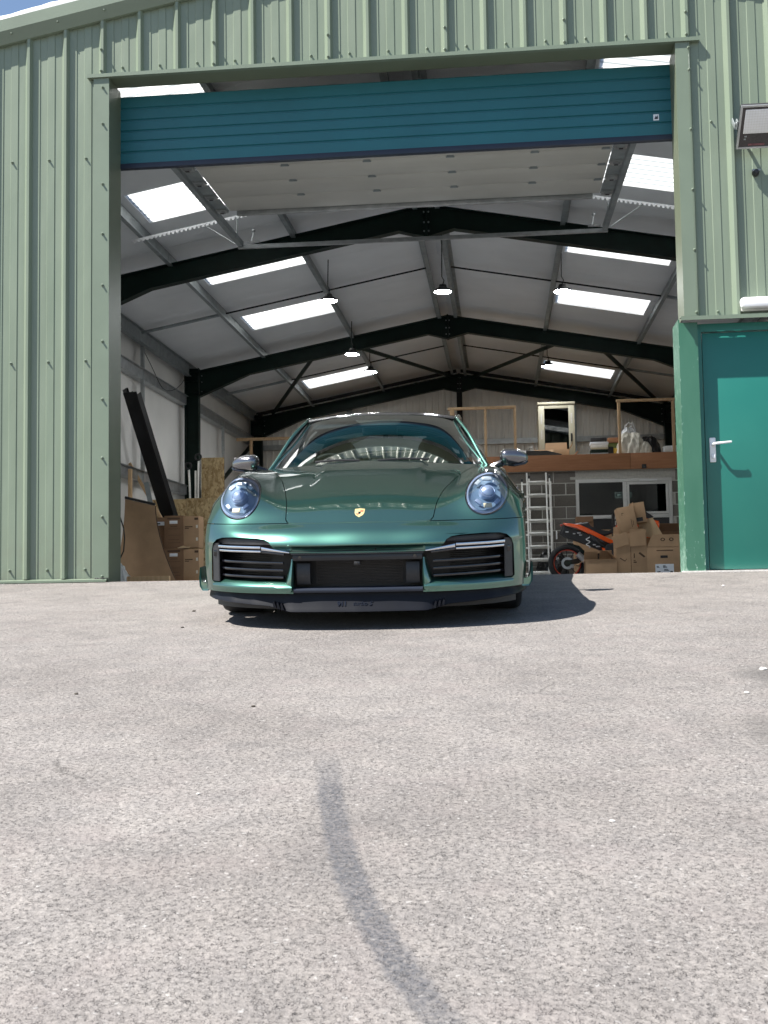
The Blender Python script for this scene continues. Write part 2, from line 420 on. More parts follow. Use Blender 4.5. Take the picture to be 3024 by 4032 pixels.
# ------------------------------------------------------------------ mesh building
class MB:
    def __init__(s):
        s.v = []; s.f = []
    def add(s, vs, fs):
        o = len(s.v)
        s.v += [tuple(x) for x in vs]
        s.f += [tuple(i+o for i in f) for f in fs]
        return s
    def box(s, lo, hi, mat=None):
        x0, y0, z0 = lo; x1, y1, z1 = hi
        vs = [(x0, y0, z0), (x1, y0, z0), (x1, y1, z0), (x0, y1, z0), (x0, y0, z1), (x1, y0, z1), (x1, y1, z1), (x0, y1, z1)]
        if mat is not None: vs = [mat @ Vector(v) for v in vs]
        return s.add(vs, [(0, 3, 2, 1), (4, 5, 6, 7), (0, 1, 5, 4), (1, 2, 6, 5), (2, 3, 7, 6), (3, 0, 4, 7)])
    def cbox(s, lo, hi, c=.004, mat=None):
        """box with chamfered vertical and horizontal edges"""
        bm = bmesh.new()
        r = bmesh.ops.create_cube(bm, size=1)
        for v in bm.verts:
            v.co = Vector([lo[i] + (v.co[i]+.5)*(hi[i]-lo[i]) for i in range(3)])
        bmesh.ops.bevel(bm, geom=bm.edges[:], offset=c, segments=2, affect='EDGES', profile=.5)
        bm.verts.index_update()
        vs = [(mat @ v.co if mat is not None else v.co.copy()) for v in bm.verts]
        fs = [[v.index for v in f.verts] for f in bm.faces]
        bm.free()
        return s.add(vs, fs)
    def prism(s, poly, axis, a, b, mat=None):
        """poly: 2-D points in the two other axes (xyz order), extruded on axis from a to b"""
        n = len(poly)
        def mk(p, h):
            if axis == 'x': return (h, p[0], p[1])
            if axis == 'y': return (p[0], h, p[1])
            return (p[0], p[1], h)
        vs = [mk(p, a) for p in poly] + [mk(p, b) for p in poly]
        if mat is not None: vs = [mat @ Vector(v) for v in vs]
        fs = [tuple(range(n))[::-1], tuple(range(n, 2*n))] + [(i, (i+1) % n, n+(i+1) % n, n+i) for i in range(n)]
        return s.add(vs, fs)
    def tube(s, pts, r, n=8, close=False, cap=True):
        pts = [Vector(p) for p in pts]
        rr = r if isinstance(r, (list, tuple)) else [r]*len(pts)
        rings = []
        N = len(pts)
        prev = None
        for i, p in enumerate(pts):
            if close: t = pts[(i+1) % N]-pts[i-1]
            else: t = pts[min(i+1, N-1)]-pts[max(i-1, 0)]
            t.normalize()
            a = prev if prev is not None else (Vector((0, 0, 1)) if abs(t.z) < .9 else Vector((1, 0, 0)))
            b = t.cross(a); b.normalize(); a = b.cross(t); prev = a
            rings.append([p + (a*math.cos(2*math.pi*k/n)+b*math.sin(2*math.pi*k/n))*rr[i] for k in range(n)])
        vs = [v for ring in rings for v in ring]
        fs = []
        for i in range(N if close else N-1):
            j = (i+1) % N
            for k in range(n):
                fs.append((i*n+k, i*n+(k+1) % n, j*n+(k+1) % n, j*n+k))
        if cap and not close:
            fs += [tuple(range(n))[::-1], tuple((N-1)*n+k for k in range(n))]
        return s.add(vs, fs)
    def lathe(s, prof, n=24, mat=None, cap=True):
        """profile of (r, h) about local z"""
        vs = [(r*math.cos(2*math.pi*k/n), r*math.sin(2*math.pi*k/n), h) for r, h in prof for k in range(n)]
        if mat is not None: vs = [mat @ Vector(v) for v in vs]
        fs = []
        for i in range(len(prof)-1):
            for k in range(n):
                fs.append((i*n+k, i*n+(k+1) % n, (i+1)*n+(k+1) % n, (i+1)*n+k))
        if cap:
            fs += [tuple(range(n))[::-1], tuple((len(prof)-1)*n+k for k in range(n))]
        return s.add(vs, fs)
    def grid(s, pts, closed_u=False):
        """pts[i][j] -> quads"""
        nu = len(pts); nv = len(pts[0])
        vs = [p for row in pts for p in row]
        fs = []
        for i in range(nu if closed_u else nu-1):
            i2 = (i+1) % nu
            for j in range(nv-1):
                fs.append((i*nv+j, i2*nv+j, i2*nv+j+1, i*nv+j+1))
        return s.add(vs, fs)
    def mesh(s, name, mat, angle=30, smooth=True):
        me = bpy.data.meshes.new(name)
        me.from_pydata(s.v, [], s.f)
        bm = bmesh.new(); bm.from_mesh(me)
        bmesh.ops.recalc_face_normals(bm, faces=bm.faces[:])
        bm.to_mesh(me); bm.free()
        me.materials.append(mat)
        if smooth:
            me.polygons.foreach_set('use_smooth', [True]*len(me.polygons))
            me.set_sharp_from_angle(angle=R(angle))
        return me

def obj(name, mb, mat, parent=None, angle=30, smooth=True, label=None, kind=None):
    me = mb.mesh(name, mat, angle, smooth) if isinstance(mb, MB) else mb
    o = bpy.data.objects.new(name, me)
    COL.objects.link(o)
    if parent is not None: o.parent = parent
    if label: o['label'] = label
    if kind: o['kind'] = kind
    return o

def thing(name, label, cat, loc=(0, 0, 0), rotz=0, group=None):
    o = bpy.data.objects.new(name, None)
    o.empty_display_size = .2
    COL.objects.link(o)
    o.location = loc; o.rotation_euler = (0, 0, rotz)
    o['label'] = label; o['category'] = cat
    if group: o['group'] = group
    return o

def single(name, mb, mat, label, cat, loc=(0, 0, 0), rotz=0, group=None, angle=30):
    o = obj(name, mb, mat, angle=angle)
    o.location = loc; o.rotation_euler = (0, 0, rotz)
    o['label'] = label; o['category'] = cat
    if group: o['group'] = group
    return o

def structure(name, mb, mat, **kw):
    return obj(name, mb, mat, kind='structure', **kw)

def share(o, name, parent, loc, rot=(0, 0, 0)):
    c = bpy.data.objects.new(name, o.data)
    COL.objects.link(c); c.parent = parent
    c.location = loc; c.rotation_euler = rot
    return c

def rotm(loc=(0, 0, 0), e=(0, 0, 0)):
    from mathutils import Euler
    mm = Euler(e).to_matrix().to_4x4(); mm.translation = Vector(loc)
    return mm
# ================================================================== GROUND
g = MB()
g.grid([[(x, -60, -1.6), (x, -16, -1.6), (x, -10, -1.0), (x, -6, -.6), (x, -3, -.3), (x, -1, -.1), (x, -.002, -.0), (x, .002, -.012), (x, 80, -.012)] for x in (-90, -12, -7, -4, -2, 0, 2, 4, 7, 12, 90)])
structure('asphalt_apron', g, M['asphalt'], smooth=False)
structure('floor', MB().box((-6.0, .0, -.20), (4.24, 17.9, .0)), M['concrete'])

# ================================================================== STEEL SHED
RX = -.885
def zr(x, z0): return z0 - .186*abs(x-RX)          # height on the roof slope for a ridge height z0
shed = thing('steel_shed', 'sage green profiled steel shed with a wide open doorway', 'building')
def zverge(x): return 5.37 - (.186 if x < RX else .168)*abs(x-RX)

PR = [(0, 0), (.028, -.036), (.050, -.036), (.068, 0), (.130, 0), (.133, .005), (.196, .005), (.201, 0), (.264, 0), (.267, .005), (.330, .005)]
def prof(x):
    u = (x+4.068) % (1/3)
    pts = PR + [(1/3, 0)]
    for (a, ya), (b, yb) in zip(pts, pts[1:]):
        if a <= u <= b + 1e-9: return ya+(yb-ya)*(u-a)/max(b-a, 1e-6)
    return 0
def zbot(x):
    if x < -3.44: return .032
    if x < 1.645: return 4.425
    if x < 2.715: return 2.082
    return .03
for k in range(-3, 9):
    x0 = -4.068 + k; x1 = x0 + 1.0
    xs = sorted(set([x0 + i/3 + u for i in range(3) for u, _ in PR] + [x1] + [b for b in (-3.44, 1.645, 2.715, RX) if x0 < b < x1]))
    xs = [x for x in xs if -6.1 <= x <= 4.33]
    if len(xs) < 2: continue
    mb = MB()
    for a, b in zip(xs, xs[1:]):
        if b-a < 1e-6: continue
        zb = zbot((a+b)/2)
        ya, yb = prof(a+1e-7), prof(b-1e-7)
        n = len(mb.v)
        mb.add([(a, ya, zb), (b, yb, zb), (b, yb, zverge(b)+.04), (a, ya, zverge(a)+.04)], [(0, 1, 2, 3)])
    me = mb.mesh('cladding_sheet', M['clad'], smooth=False)
    obj('cladding_sheet', me, M['clad'], shed)

# screws: domed washers pointing out of the wall
sc = MB().lathe([(.0125, 0), (.0125, .004), (.008, .006), (.008, .017), (.0055, .021), (.0, .022)], 10, rotm((0, 0, 0), (R(90), 0, 0)))
scr_me = sc.mesh('screw', M['clad_trim'])
def screw(x, y, z):
    o = bpy.data.objects.new('screw', scr_me); COL.objects.link(o); o.parent = shed; o.location = (x, y, z)
for z in (4.305, 3.98, 3.444, 3.003, 2.552, 2.062, 1.56, 1.055, .552, .046): screw(-3.358, -.030, z)
for z in (4.338, 4.151, 3.646, 3.137, 2.633, 2.114): screw(1.645 - .004*(4.3-z), -.031, z)
for x in (-4.518, -4.185, -3.851, -3.518):
    for z in (3.69, 1.905, .11): screw(x, 0, z)
for z in (3.712, 2.12): screw(1.812, .003, z)
screw(2.146, .003, 2.12)
for i in range(15): screw(-3.19+i/3, .002, 4.487)
for k in (2, 5, 8, 11, 14, 17):
    x = -4.068+k/3+.031
    screw(x, -.036, 4.645); screw(x, -.036, 4.452)
for i in range(16):
    x = -4.37 + i*.42 + .2
    screw(x, -.062, zverge(x)+.065)

# verge (barge) flashing, two slopes meeting at the ridge
for s in (-1, 1):
    xa = RX; xb = -6.25 if s < 0 else 4.48
    mb = MB()
    sec = [(-.022, -.004), (-.040, .0), (-.088, .098), (-.088, .205), (-.03, .215), (.02, .215), (.02, .0)]
    mb.grid([[(x, yy, zverge(x)+zz) for (yy, zz) in sec + [sec[0]]] for x in (xa, (xa+xb)/2, xb)])
    obj('verge_flashing', mb, M['clad_trim'], shed, angle=20)
    mb = MB()                                        # white foil-faced roof edge above the verge
    n = 60
    rows = []
    for i in range(n+1):
        x = xa + (xb-xa)*i/n
        rows.append([(x, -.015+rnd.uniform(-.006, .006), zverge(x)+.21), (x, -.022+rnd.uniform(-.008, .008), zverge(x)+.25), (x, -.012+rnd.uniform(-.008, .008), zverge(x)+.29+rnd.uniform(-.006, .006)), (x, .25, zverge(x)+.30)])
    mb.grid(rows)
    obj('roof_edge_strip', mb, M['poly'], shed, angle=180)

# door head, jambs, base flashing
obj('head_flashing', MB().box((-3.495, -.048, 4.392), (1.735, .0, 4.424)), M['clad_trim'], shed)
obj('head_soffit', MB().box((-3.49, .0005, 4.400), (1.73, .21, 4.412)), M['reveal'], shed)
obj('jamb_flashing', MB().box((-3.44, -.030, .035), (-3.302, -.020, 4.39)), M['clad_trim'], shed)
obj('jamb_reveal', MB().box((-3.312, -.0195, .0), (-3.302, .285, 4.39)), M['reveal'], shed)
obj('jamb_flashing', MB().box((1.537, -.030, 2.085), (1.645, -.020, 4.39)), M['clad_trim'], shed)
obj('jamb_reveal', MB().box((1.537, -.0195, 2.085), (1.547, .285, 4.39)), M['reveal'], shed)
obj('door_post_flashing', MB().box((1.487, -.030, .004), (1.638, -.020, 2.03)).box((1.487, -.0195, .004), (1.497, .285, 2.06)).box((1.62, -.0195, .004), (1.638, .10, 2.03)), M['post'], shed)
obj('canopy_flashing', MB().prism([(-.098, 2.036), (-.098, 2.068), (.0, 2.078), (.0, 2.070), (-.090, 2.060), (-.090, 2.036)], 'x', 1.500, 3.0), M['clad_trim'], shed)
obj('base_flashing', MB().prism([(-.055, .0), (-.055, .018), (-.01, .030), (-.01, .0)], 'x', -6.1, -3.315), M['clad_trim'], shed)
obj('sill_plate', MB().box((1.47, -.045, -.004), (3.0, .10, .008)), M['stone'], shed)
obj('wall_backing', MB().box((-6.1, .03, .0), (-3.47, .10, 4.25)).box((1.66, .12, 2.10), (4.33, .16, 4.2)).box((2.72, .03, 0), (4.33, .10, 2.1)), M['liner_side'], shed)

# sheeted walls and roof seen from inside
obj('wall_liner', MB().box((-6.10, .10, .0), (-6.02, 17.9, 4.28)), M['liner_side'], shed)
obj('wall_liner', MB().box((4.25, .10, .0), (4.33, 17.9, 4.28)), M['liner_side'], shed)
mb = MB(); xs = []
x = -6.02
row = []
while x < 4.25:
    for dx, y in ((0, 17.9), (.07, 17.9), (.085, 17.875), (.125, 17.875), (.14, 17.9)):
        row.append((x+dx, y))
    x += .155
row = [p for p in row if p[0] < 4.25]
mb.grid([[(px, py, 0), (px, py, zr(px, 5.23))] for px, py in row])
obj('gable_liner', mb, M['liner_gable'], shed, smooth=False)

SKY = {0.4: 1, 3.4: 1, 6.4: 1, 9.45: 1, 12.45: 1, 15.45: 1}
def slab(x0, x1, y0, y1, zlo, th):
    mb = MB()
    vs = []
    for dz in (0, th):
        vs += [(x0, y0, zr(x0, zlo)+dz), (x1, y0, zr(x1, zlo)+dz), (x1, y1, zr(x1, zlo)+dz), (x0, y1, zr(x0, zlo)+dz)]
    mb.add(vs, [(0, 1, 2, 3), (4, 7, 6, 5), (0, 4, 5, 1), (1, 5, 6, 2), (2, 6, 7, 3), (3, 7, 4, 0)])
    return mb
cuts = [.055, .4, 1.4, 2.4, 3.4, 4.4, 5.4, 6.4, 7.4, 8.45, 9.45, 10.45, 11.45, 12.45, 13.45, 14.45, 15.45, 16.45, 17.95]
for s in (-1, 1):
    for a, b in zip(cuts, cuts[1:]):
        e = .004
        if a in SKY and not (a == 12.45 and s > 0):  # the left one behind the middle rafter is unseen, added to brighten the interior
            for d0, d1 in ((0, 1.93), (3.43, 5.25)):
                x0, x1 = sorted((RX+s*d0, RX+s*d1))
                obj('roof_sheet', slab(x0, x1, a+e, b-e, 5.22, .07), M['liner_roof'], shed)
            x0, x1 = sorted((RX+s*1.935, RX+s*3.425))
            obj('skylight', slab(x0, x1, a+.008, b-.008, 5.235, .004), M['grp'], shed)
        else:
            x0, x1 = sorted((RX, RX+s*5.25))
            obj('roof_sheet', slab(x0, x1, a+e, b-e, 5.22, .07), M['liner_roof'], shed)
# obj('roof_cover', MB().grid([[(RX-5.3, y, zr(RX-5.3, 5.32)), (RX, y, 5.32), (RX+5.3, y, zr(RX+5.3, 5.32))] for y in (.02, .38)]).grid([[(RX-5.3, y, zr(RX-5.3, 5.32)), (RX, y, 5.32), (RX+5.3, y, zr(RX+5.3, 5.32))] for y in (16.5, 17.97)]), M['poly'], shed)

# portal frames: haunched I-section rafters and columns
def frame_at(y, haunch=True):
    Z0 = 5.02
    for s in (-1, 1):
        pts_b = [(RX, 4.60), (RX+s*.37, zr(RX+s*.37, 4.765)), (RX+s*3.775, zr(RX+s*3.775, 4.765)), (RX+s*4.745, 3.66)]
        pts_t = [(RX+s*4.745, zr(RX+s*4.745, Z0)), (RX, Z0)]
        r = MB()
        r.prism(pts_b + pts_t, 'y', y+.064, y+.076)                     # web
        th = .013
        top = [(pts_t[0][0], pts_t[0][1]), (pts_t[1][0], pts_t[1][1]), (pts_t[1][0], pts_t[1][1]+th), (pts_t[0][0], pts_t[0][1]+th)]
        r.prism(top, 'y', y, y+.14)
        for a, b in zip(pts_b, pts_b[1:]):
            r.prism([a, b, (b[0], b[1]-th), (a[0], a[1]-th)], 'y', y, y+.14)
        xm = RX + s*3.775                                              # stiffener at haunch
        obj('rafter', r, M['frame_green'], shed, smooth=False)
        xo, xi = RX+s*5.02, RX+s*4.76
        c = MB().box((min(xo, xi)+.013, y+.064, 0), (max(xo, xi)-.013, y+.076, 4.2))
        c.box((xo-.0065, y, 0), (xo+.0065, y+.14, 4.22)).box((xi-.0065, y, 0), (xi+.0065, y+.14, 4.20))
        for zz in (3.72, 3.95, 4.12, 2.4):
            c.box((min(xo, xi)+.013, y+.01, zz), (max(xo, xi)-.013, y+.064, zz+.010))
        obj('column', c, M['frame_green'], shed, smooth=False)
    p = MB().box((RX-.012, y-.004, 4.585), (RX+.012, y+.144, 5.045))
    obj('apex_plate', p, M['frame_green'], shed)
    b = MB()
    for zz in (4.68, 4.80, 4.94):
        b.lathe([(.013, 0), (.013, .012), (.0, .013)], 6, rotm((RX+.03, y+.06, zz), (R(90), 0, 0)))
        b.lathe([(.013, 0), (.013, .012), (.0, .013)], 6, rotm((RX-.03, y+.06, zz), (R(90), 0, 0)))
    for s in (-1, 1):
        for zz in (3.75, 3.93, 4.05):
            b.lathe([(.012, 0), (.012, .02), (.0, .022)], 6, rotm((RX+s*4.70, y+.06, zz), (R(90), 0, 0)))
    obj('bolt', b, M['galv_dull'], shed, kind='stuff')
for y in (5.5, 11.7, 17.55): frame_at(y)
# gable post and door-frame steel
obj('gable_post', MB().box((-.95, 17.60, 0), (-.82, 17.75, 4.95)), M['black_steel'], shed)
obj('gable_post', MB().box((-3.60, 17.72, 0), (-3.47, 17.80, 4.4)), M['galv_dull'], shed)
obj('gable_post', MB().box((1.72, 17.70, 0), (1.85, 17.78, 4.4)), M['galv_dull'], shed)

# purlins: galvanised Z sections along Y
def zsec(x, ztop, h, w, y0, y1, s):
    mb = MB()
    t = .006
    mb.box((x-t/2, y0, ztop-h), (x+t/2, y1, ztop))
    mb.box((x, y0, ztop-h-t), (x+s*w, y1, ztop-h)).box((x-s*w, y0, ztop-t), (x-t/2 if s > 0 else x+t/2, y1, ztop)) if s > 0 else mb.box((x-w, y0, ztop-h-t), (x, y1, ztop-h)).box((x+t/2, y0, ztop-t), (x+w, y1, ztop))
    mb.box((x+s*w-s*t/2-t/2, y0, ztop-h), (x+s*w-s*t/2+t/2, y1, ztop-h+.018))
    return mb
for d in (.18, 1.83, 3.53):
    for s in (-1, 1):
        x = RX + s*d
        for y0, y1 in ((.08, 5.56), (5.58, 11.76), (11.78, 17.6)):
            obj('purlin', zsec(x, zr(x, 5.215)-.006, .19, .062, y0, y1, -s), M['galv_dull'], shed, smooth=False)
for s in (-1, 1):
    x = RX + s*4.95
    for y0, y1 in ((.1, 5.56), (5.58, 11.76), (11.78, 17.6)):
        obj('eaves_beam', MB().box((x-.006, y0, 4.06), (x+.006, y1, 4.27)).box((x-.05, y0, 4.05), (x+.05, y1, 4.058)).box((x-.05, y0, 4.272), (x+.05, y1, 4.28)), M['galv_dull'], shed, smooth=False)
# side rails
for s in (-1, 1):
    xw = RX + s*5.13
    for z in (3.49, 1.78):
        for y0, y1 in ((.1, 5.5), (5.64, 11.7), (11.84, 17.5)):
            xi = xw - s*.145
            obj('side_rail', MB().box((min(xw, xi), y0, z), (max(xw, xi), y1, z+.007)).box((xi-.003, y0, z+.007), (xi+.003, y1, z+.16)).box((min(xi, xi-s*.05), y0, z+.16), (max(xi, xi-s*.05), y1, z+.167)), M['galv'], shed, smooth=False)
for x0, x1 in ((-5.8, -.96), (-.80, 4.1)):
    obj('gable_rail', MB().box((x0, 17.78, 3.36), (x1, 17.87, 3.48)), M['galv'], shed)
# sag bars, bracing
for y in (8.75, 14.7):
    for s in (-1, 1):
        for d0, d1 in ((.20, 1.80), (1.86, 3.50), (3.56, 4.92)):
            xa, xb = RX+s*d0, RX+s*d1
            obj('sag_bar', MB().tube([(xa, y, zr(xa, 5.13)), (xb, y, zr(xb, 5.13))], .014 if d0 < 3 else .028, 6), M['galv_dull'] if d0 > 3 else M['black_steel'], shed)
for y in (17.15, 17.35):
    for s in (-1, 1):
        xa, xb = RX+s*.05, RX+s*4.8
        obj('sag_bar', MB().tube([(xa, y, zr(xa, 5.05)), (xb, y, zr(xb, 5.05))], .022, 6), M['black_steel'], shed)
for a, b in (((-3.40, 11.85, 4.42), (-5.35, 17.5, 4.22)), ((-2.55, 11.85, 4.50), (-.95, 17.5, 4.93)), ((1.22, 11.85, 4.48), (-.55, 17.5, 4.93)), ((1.85, 11.85, 4.42), (3.66, 17.5, 4.27))):
    obj('roof_brace', MB().tube([a, b], .042, 8), M['frame_green'], shed)
obj('wall_brace', MB().tube([(-5.86, 11.9, 1.35), (-5.86, 17.4, 3.45)], .045, 8), M['frame_green'], shed)
# galvanised vertical stays on the left wall
for y, z0, z1, w in ((9.0, 1.72, 4.05, .06), (14.6, .9, 3.5, .05)):
    obj('wall_stay', MB().box((-5.90, y, z0), (-5.85, y+w, z1)).box((-5.90, y-.02, z0), (-5.895, y+w+.02, z1)), M['galv'], shed)
obj('cable', MB().tube([(-5.85+.02*math.sin(i), 9.05+i*.27, 3.95-.42*math.sin(math.pi*i/9)) for i in range(10)], .006, 5), M['cable'], shed)

# ================================================================== SECTIONAL DOOR
door = thing('sectional_door', 'overhead sectional door raised under the roof, teal outside and white inside', 'garage door', (0, 0, 0))
mb = MB(); sec = []
zs = [3.735, 3.838, 3.936, 4.031, 4.13, 4.239]
prf = [(.282, 3.735)]
for z in zs[1:]:
    prf += [(.280, z-.012), (.292, z-.005), (.292, z+.005), (.280, z+.012)]
prf += [(.280, 4.345), (.288, 4.352), (.320, 4.352), (.320, 3.735)]
mb.grid([[(-3.315, y, z) for y, z in prf + prf[:1]], [(1.545, y, z) for y, z in prf + prf[:1]]])
mb.add([(-3.315, y, z) for y, z in prf], [tuple(range(len(prf)))]); mb.add([(1.545, y, z) for y, z in prf], [tuple(range(len(prf)))])
obj('door_panel', mb, M['roller'], door, angle=20, label='teal ribbed bottom panel hanging upright across the doorway')
obj('bottom_seal', MB().prism([(.272, 3.690), (.272, 3.715), (.278, 3.735), (.322, 3.735), (.322, 3.690), (.31, 3.682), (.285, 3.682)], 'x', -3.315, 1.545), M['navy'], door)
stk = MB().box((1.385, .2770, 3.862), (1.432, .2795, 3.915))
st = obj('sticker', stk, M['label_white'], door)
obj('print', MB().prism([(1.392, 3.872), (1.407, 3.905), (1.412, 3.890), (1.424, 3.908), (1.424, 3.872)], 'y', .2750, .2768), M['ink'], st)
ys = [.50, 1.02, 1.50, 1.965, 2.44, 2.93]
for a, b in zip(ys, ys[1:]):
    obj('door_panel', MB().cbox((-2.93, a+.004, 4.055), (1.16, b-.004, 4.10), .006), M['panel_white'], door)
obj('top_rail', MB().cbox((-2.86, 2.94, 4.01), (1.09, 2.99, 4.10), .006), M['galv'], door)
hg = MB().box((-.034, -.026, -.006), (.034, .026, 0)).box((-.034, -.010, -.014), (.034, .010, -.006)).tube([(-.042, 0, -.010), (.042, 0, -.010)], .007, 6)
hg_o = None
for y in ys[2:5]:
    for i in range(5):
        x = -2.04 + i*.82 if i < 4 else 1.10
        if hg_o is None:
            hg_o = obj('hinge', hg, M['galv_dull'], door); hg_o.location = (x, y, 4.054)
        else: share(hg_o, 'hinge', door, (x, y, 4.054))
for s in (-1, 1):
    xc = RX + s*2.22
    tk = MB()
    tk.box((xc-.028, .35, 4.0), (xc+.028, 4.25, 4.006)).box((xc-.028, .35, 4.006), (xc-.022, 4.25, 4.075)).box((xc+.022, .35, 4.006), (xc+.028, 4.25, 4.075))
    obj('door_track', tk, M['galv_dull'], door, smooth=False)
    for (a, b) in zip(ys, ys[1:]):
        xa, xb = sorted((RX+s*2.05, RX+s*2.19))
        obj('end_plate', MB().box((xa, a+.02, 4.048), (xb, b-.02, 4.054)), M['galv_dull'], door)
        br = MB().box((xa+.01, b-.14, 4.028), (xb-.01, b-.02, 4.047)).box((xa+.035, b-.105, 4.010), (xb-.035, b-.055, 4.027))
        bo = obj('roller_bracket', br, M['galv'], door)
        obj('bracket_slot', MB().box((xa+.05, b-.095, 4.006), (xb-.05, b-.065, 4.0095)), M['black'], bo)
obj('track_tie', MB().box((RX-2.25, 4.20, 3.975), (RX+2.25, 4.235, 4.0)).box((RX-2.25, 4.231, 4.0), (RX+2.25, 4.235, 4.03)), M['galv'], door)
# slotted hanger angles with teeth-like slots, and diagonal straps
for s in (-1, 1):
    xa, xb = RX+s*1.75, RX+s*3.6
    za, zb = zr(xa, 4.955), zr(xb, 4.955)
    mb = MB()
    n = 34
    for i in range(n):
        f0, f1 = i/n, (i+.55)/n
        p0 = (xa+(xb-xa)*f0, za+(zb-za)*f0); p1 = (xa+(xb-xa)*f1, za+(zb-za)*f1)
        mb.prism([p0, p1, (p1[0], p1[1]-.022), (p0[0], p0[1]-.022)], 'y', 4.20, 4.205)
    mb.prism([(xa, za), (xb, zb), (xb, zb+.022), (xa, za+.022)], 'y', 4.20, 4.24)
    obj('hanger_angle', mb, M['white'], door, smooth=False)
    xt = RX+s*2.26
    obj('hanger_strap', MB().tube([(xt, 4.18, 4.05), (xt, 4.21, zr(xt, 4.96))], .011, 4).tube([(xt+s*.02, 4.18, 4.03), (xt+s*.42, 4.21, zr(xt+s*.4, 4.95))], .009, 4), M['galv'], door)
    xh = RX+s*2.06
    obj('latch_lever', MB().tube([(xh, 4.1, 4.03), (xh+.02, 4.14, 4.16)], .008, 6).lathe([(0, -.02), (.02, -.012), (.023, 0), (.02, .012), (0, .02)], 10, rotm((xh+.02, 4.14, 4.175))).box((xh-.05, 4.08, 4.02), (xh+.10, 4.12, 4.035)), M['galv'], door)
    obj('wire_stay', MB().tube([(RX+s*2.30, .9, 4.25), (RX+s*2.21, 1.6, 4.05)], .006, 5), M['galv'], door)

# the overhead part rises gently towards the back of the shed
for ch in list(door.children):
    if ch.name.split('.')[0] == 'hinge':
        ch.location.z += .065+.035*(ch.location.y-1.5)
        continue
    ys_ = [v.co.y for v in ch.data.vertices]
    if min(ys_) < .33 or ch.name.startswith('hanger_angle'): continue
    for c_ in [ch] + list(ch.children):
        for v in c_.data.vertices:
            if v.co.z < 4.28: v.co.z += .065+.035*(v.co.y-1.5)

# ================================================================== SIDE DOOR
sd_ = thing('side_door', 'teal steel personnel door closed under a small canopy', 'door', (1.66, .0, 0))
obj('door_leaf', MB().cbox((.025, .055, .016), (1.00, .10, 1.955), .004), M['teal'], sd_)
obj('door_frame', MB().box((-.019, .042, .010), (.018, .11, 2.03)).box((1.007, .042, .010), (1.05, .11, 2.03)).box((.0185, .042, 1.965), (1.0065, .11, 2.03)), M['teal'], sd_)
hd = obj('handle_plate', MB().cbox((.054, .040, .888), (.104, .055, 1.09), .007), M['white'], sd_)
obj('lever', MB().tube([(.082, .04, 1.030), (.082, -.012, 1.032), (.095, -.026, 1.034), (.20, -.030, 1.042), (.216, -.024, 1.044)], [.013, .012, .011, .0095, .008], 10).cbox((.068, .026, .915), (.095, .040, .950), .004), M['white'], hd)

# ================================================================== WALL LIGHTS
fl = thing('floodlight', 'large grey LED floodlight tilted down on the green cladding', 'floodlight', (1.984, -.35, 3.686))
tm = rotm((0, 0, 0), (R(45), 0, 0))                   # local: x along wall, z up the panel (tilted), y depth behind
def tb(lo, hi, c=.006): return MB().cbox(lo, hi, c, tm)
obj('housing', tb((0, .004, -.36), (.50, .045, 0), .012), M['trim_grey'], fl)
obj('rim', MB().cbox((.0, -.006, -.36), (.016, .006, 0), .003, tm).cbox((.484, -.006, -.36), (.5, .006, 0), .003, tm).cbox((.016, -.006, -.016), (.484, .006, 0), .003, tm).cbox((.016, -.006, -.36), (.484, .006, -.344), .003, tm), M['galv'], fl)
obj('front_glass', MB().box((.016, -.001, -.344), (.484, .0035, -.016), tm), M['black_gloss'], fl)
dif = obj('diffuser', MB().cbox((.04, -.004, -.232), (.46, -.0015, -.035), .001, tm), M['white'], fl)
cells = MB()
for i in range(19): cells.box((.052+i*.0215, -.0055, -.228), (.0535+i*.0215, -.0042, -.04), tm)
for j in range(9): cells.box((.045, -.0055, -.222+j*.0215), (.455, -.0042, -.2205+j*.0215), tm)
obj('led_grid', cells, M['upvc'], dif, kind='stuff')
obj('bracket', MB().cbox((-.014, .012, -.205), (-.002, .075, -.135), .003, tm).cbox((-.020, .055, -.22), (-.012, .20, -.18), .003, tm), M['galv_dull'], fl)
obj('pivot_bolt', MB().lathe([(.014, 0), (.014, .008), (0, .010)], 10, tm @ rotm((-.015, .04, -.165), (0, R(-90), 0))), M['galv'], fl)

obj('print', MB().box((.055, -.0032, -.262), (.072, -.0014, -.250), tm), M['galv_dull'], fl)
obj('print', MB().box((.052, -.0032, -.285), (.068, -.0014, -.273), tm), M['galv_dull'], fl)
obj('print', MB().box((.09, -.0032, -.334), (.22, -.0014, -.318), tm), M['red_dull'], fl)
bl = thing('bulkhead_light', 'white oblong bulkhead light above the side door canopy', 'wall light', (1.975, -.0, 2.105))
obj('diffuser', MB().cbox((0, -.115, .012), (.62, -.036, .102), .028), M['white'], bl)
obj('base', MB().cbox((.012, -.038, .0), (.60, -.036+.034, .098), .006), M['upvc'], bl)
cg = thing('cable_gland', 'small dark cable gland on the cladding below the floodlight', 'sensor', (2.15, -.0, 3.255))
obj('body', MB().lathe([(.028, 0), (.030, .015), (.024, .045), (.014, .06), (.0, .062)], 12, rotm((0, 0, 0), (R(90), 0, 0))), M['trim_grey'], cg)
obj('clamp', MB().cbox((-.032, -.05, .005), (.036, -.02, .022), .004), M['galv_dull'], cg)
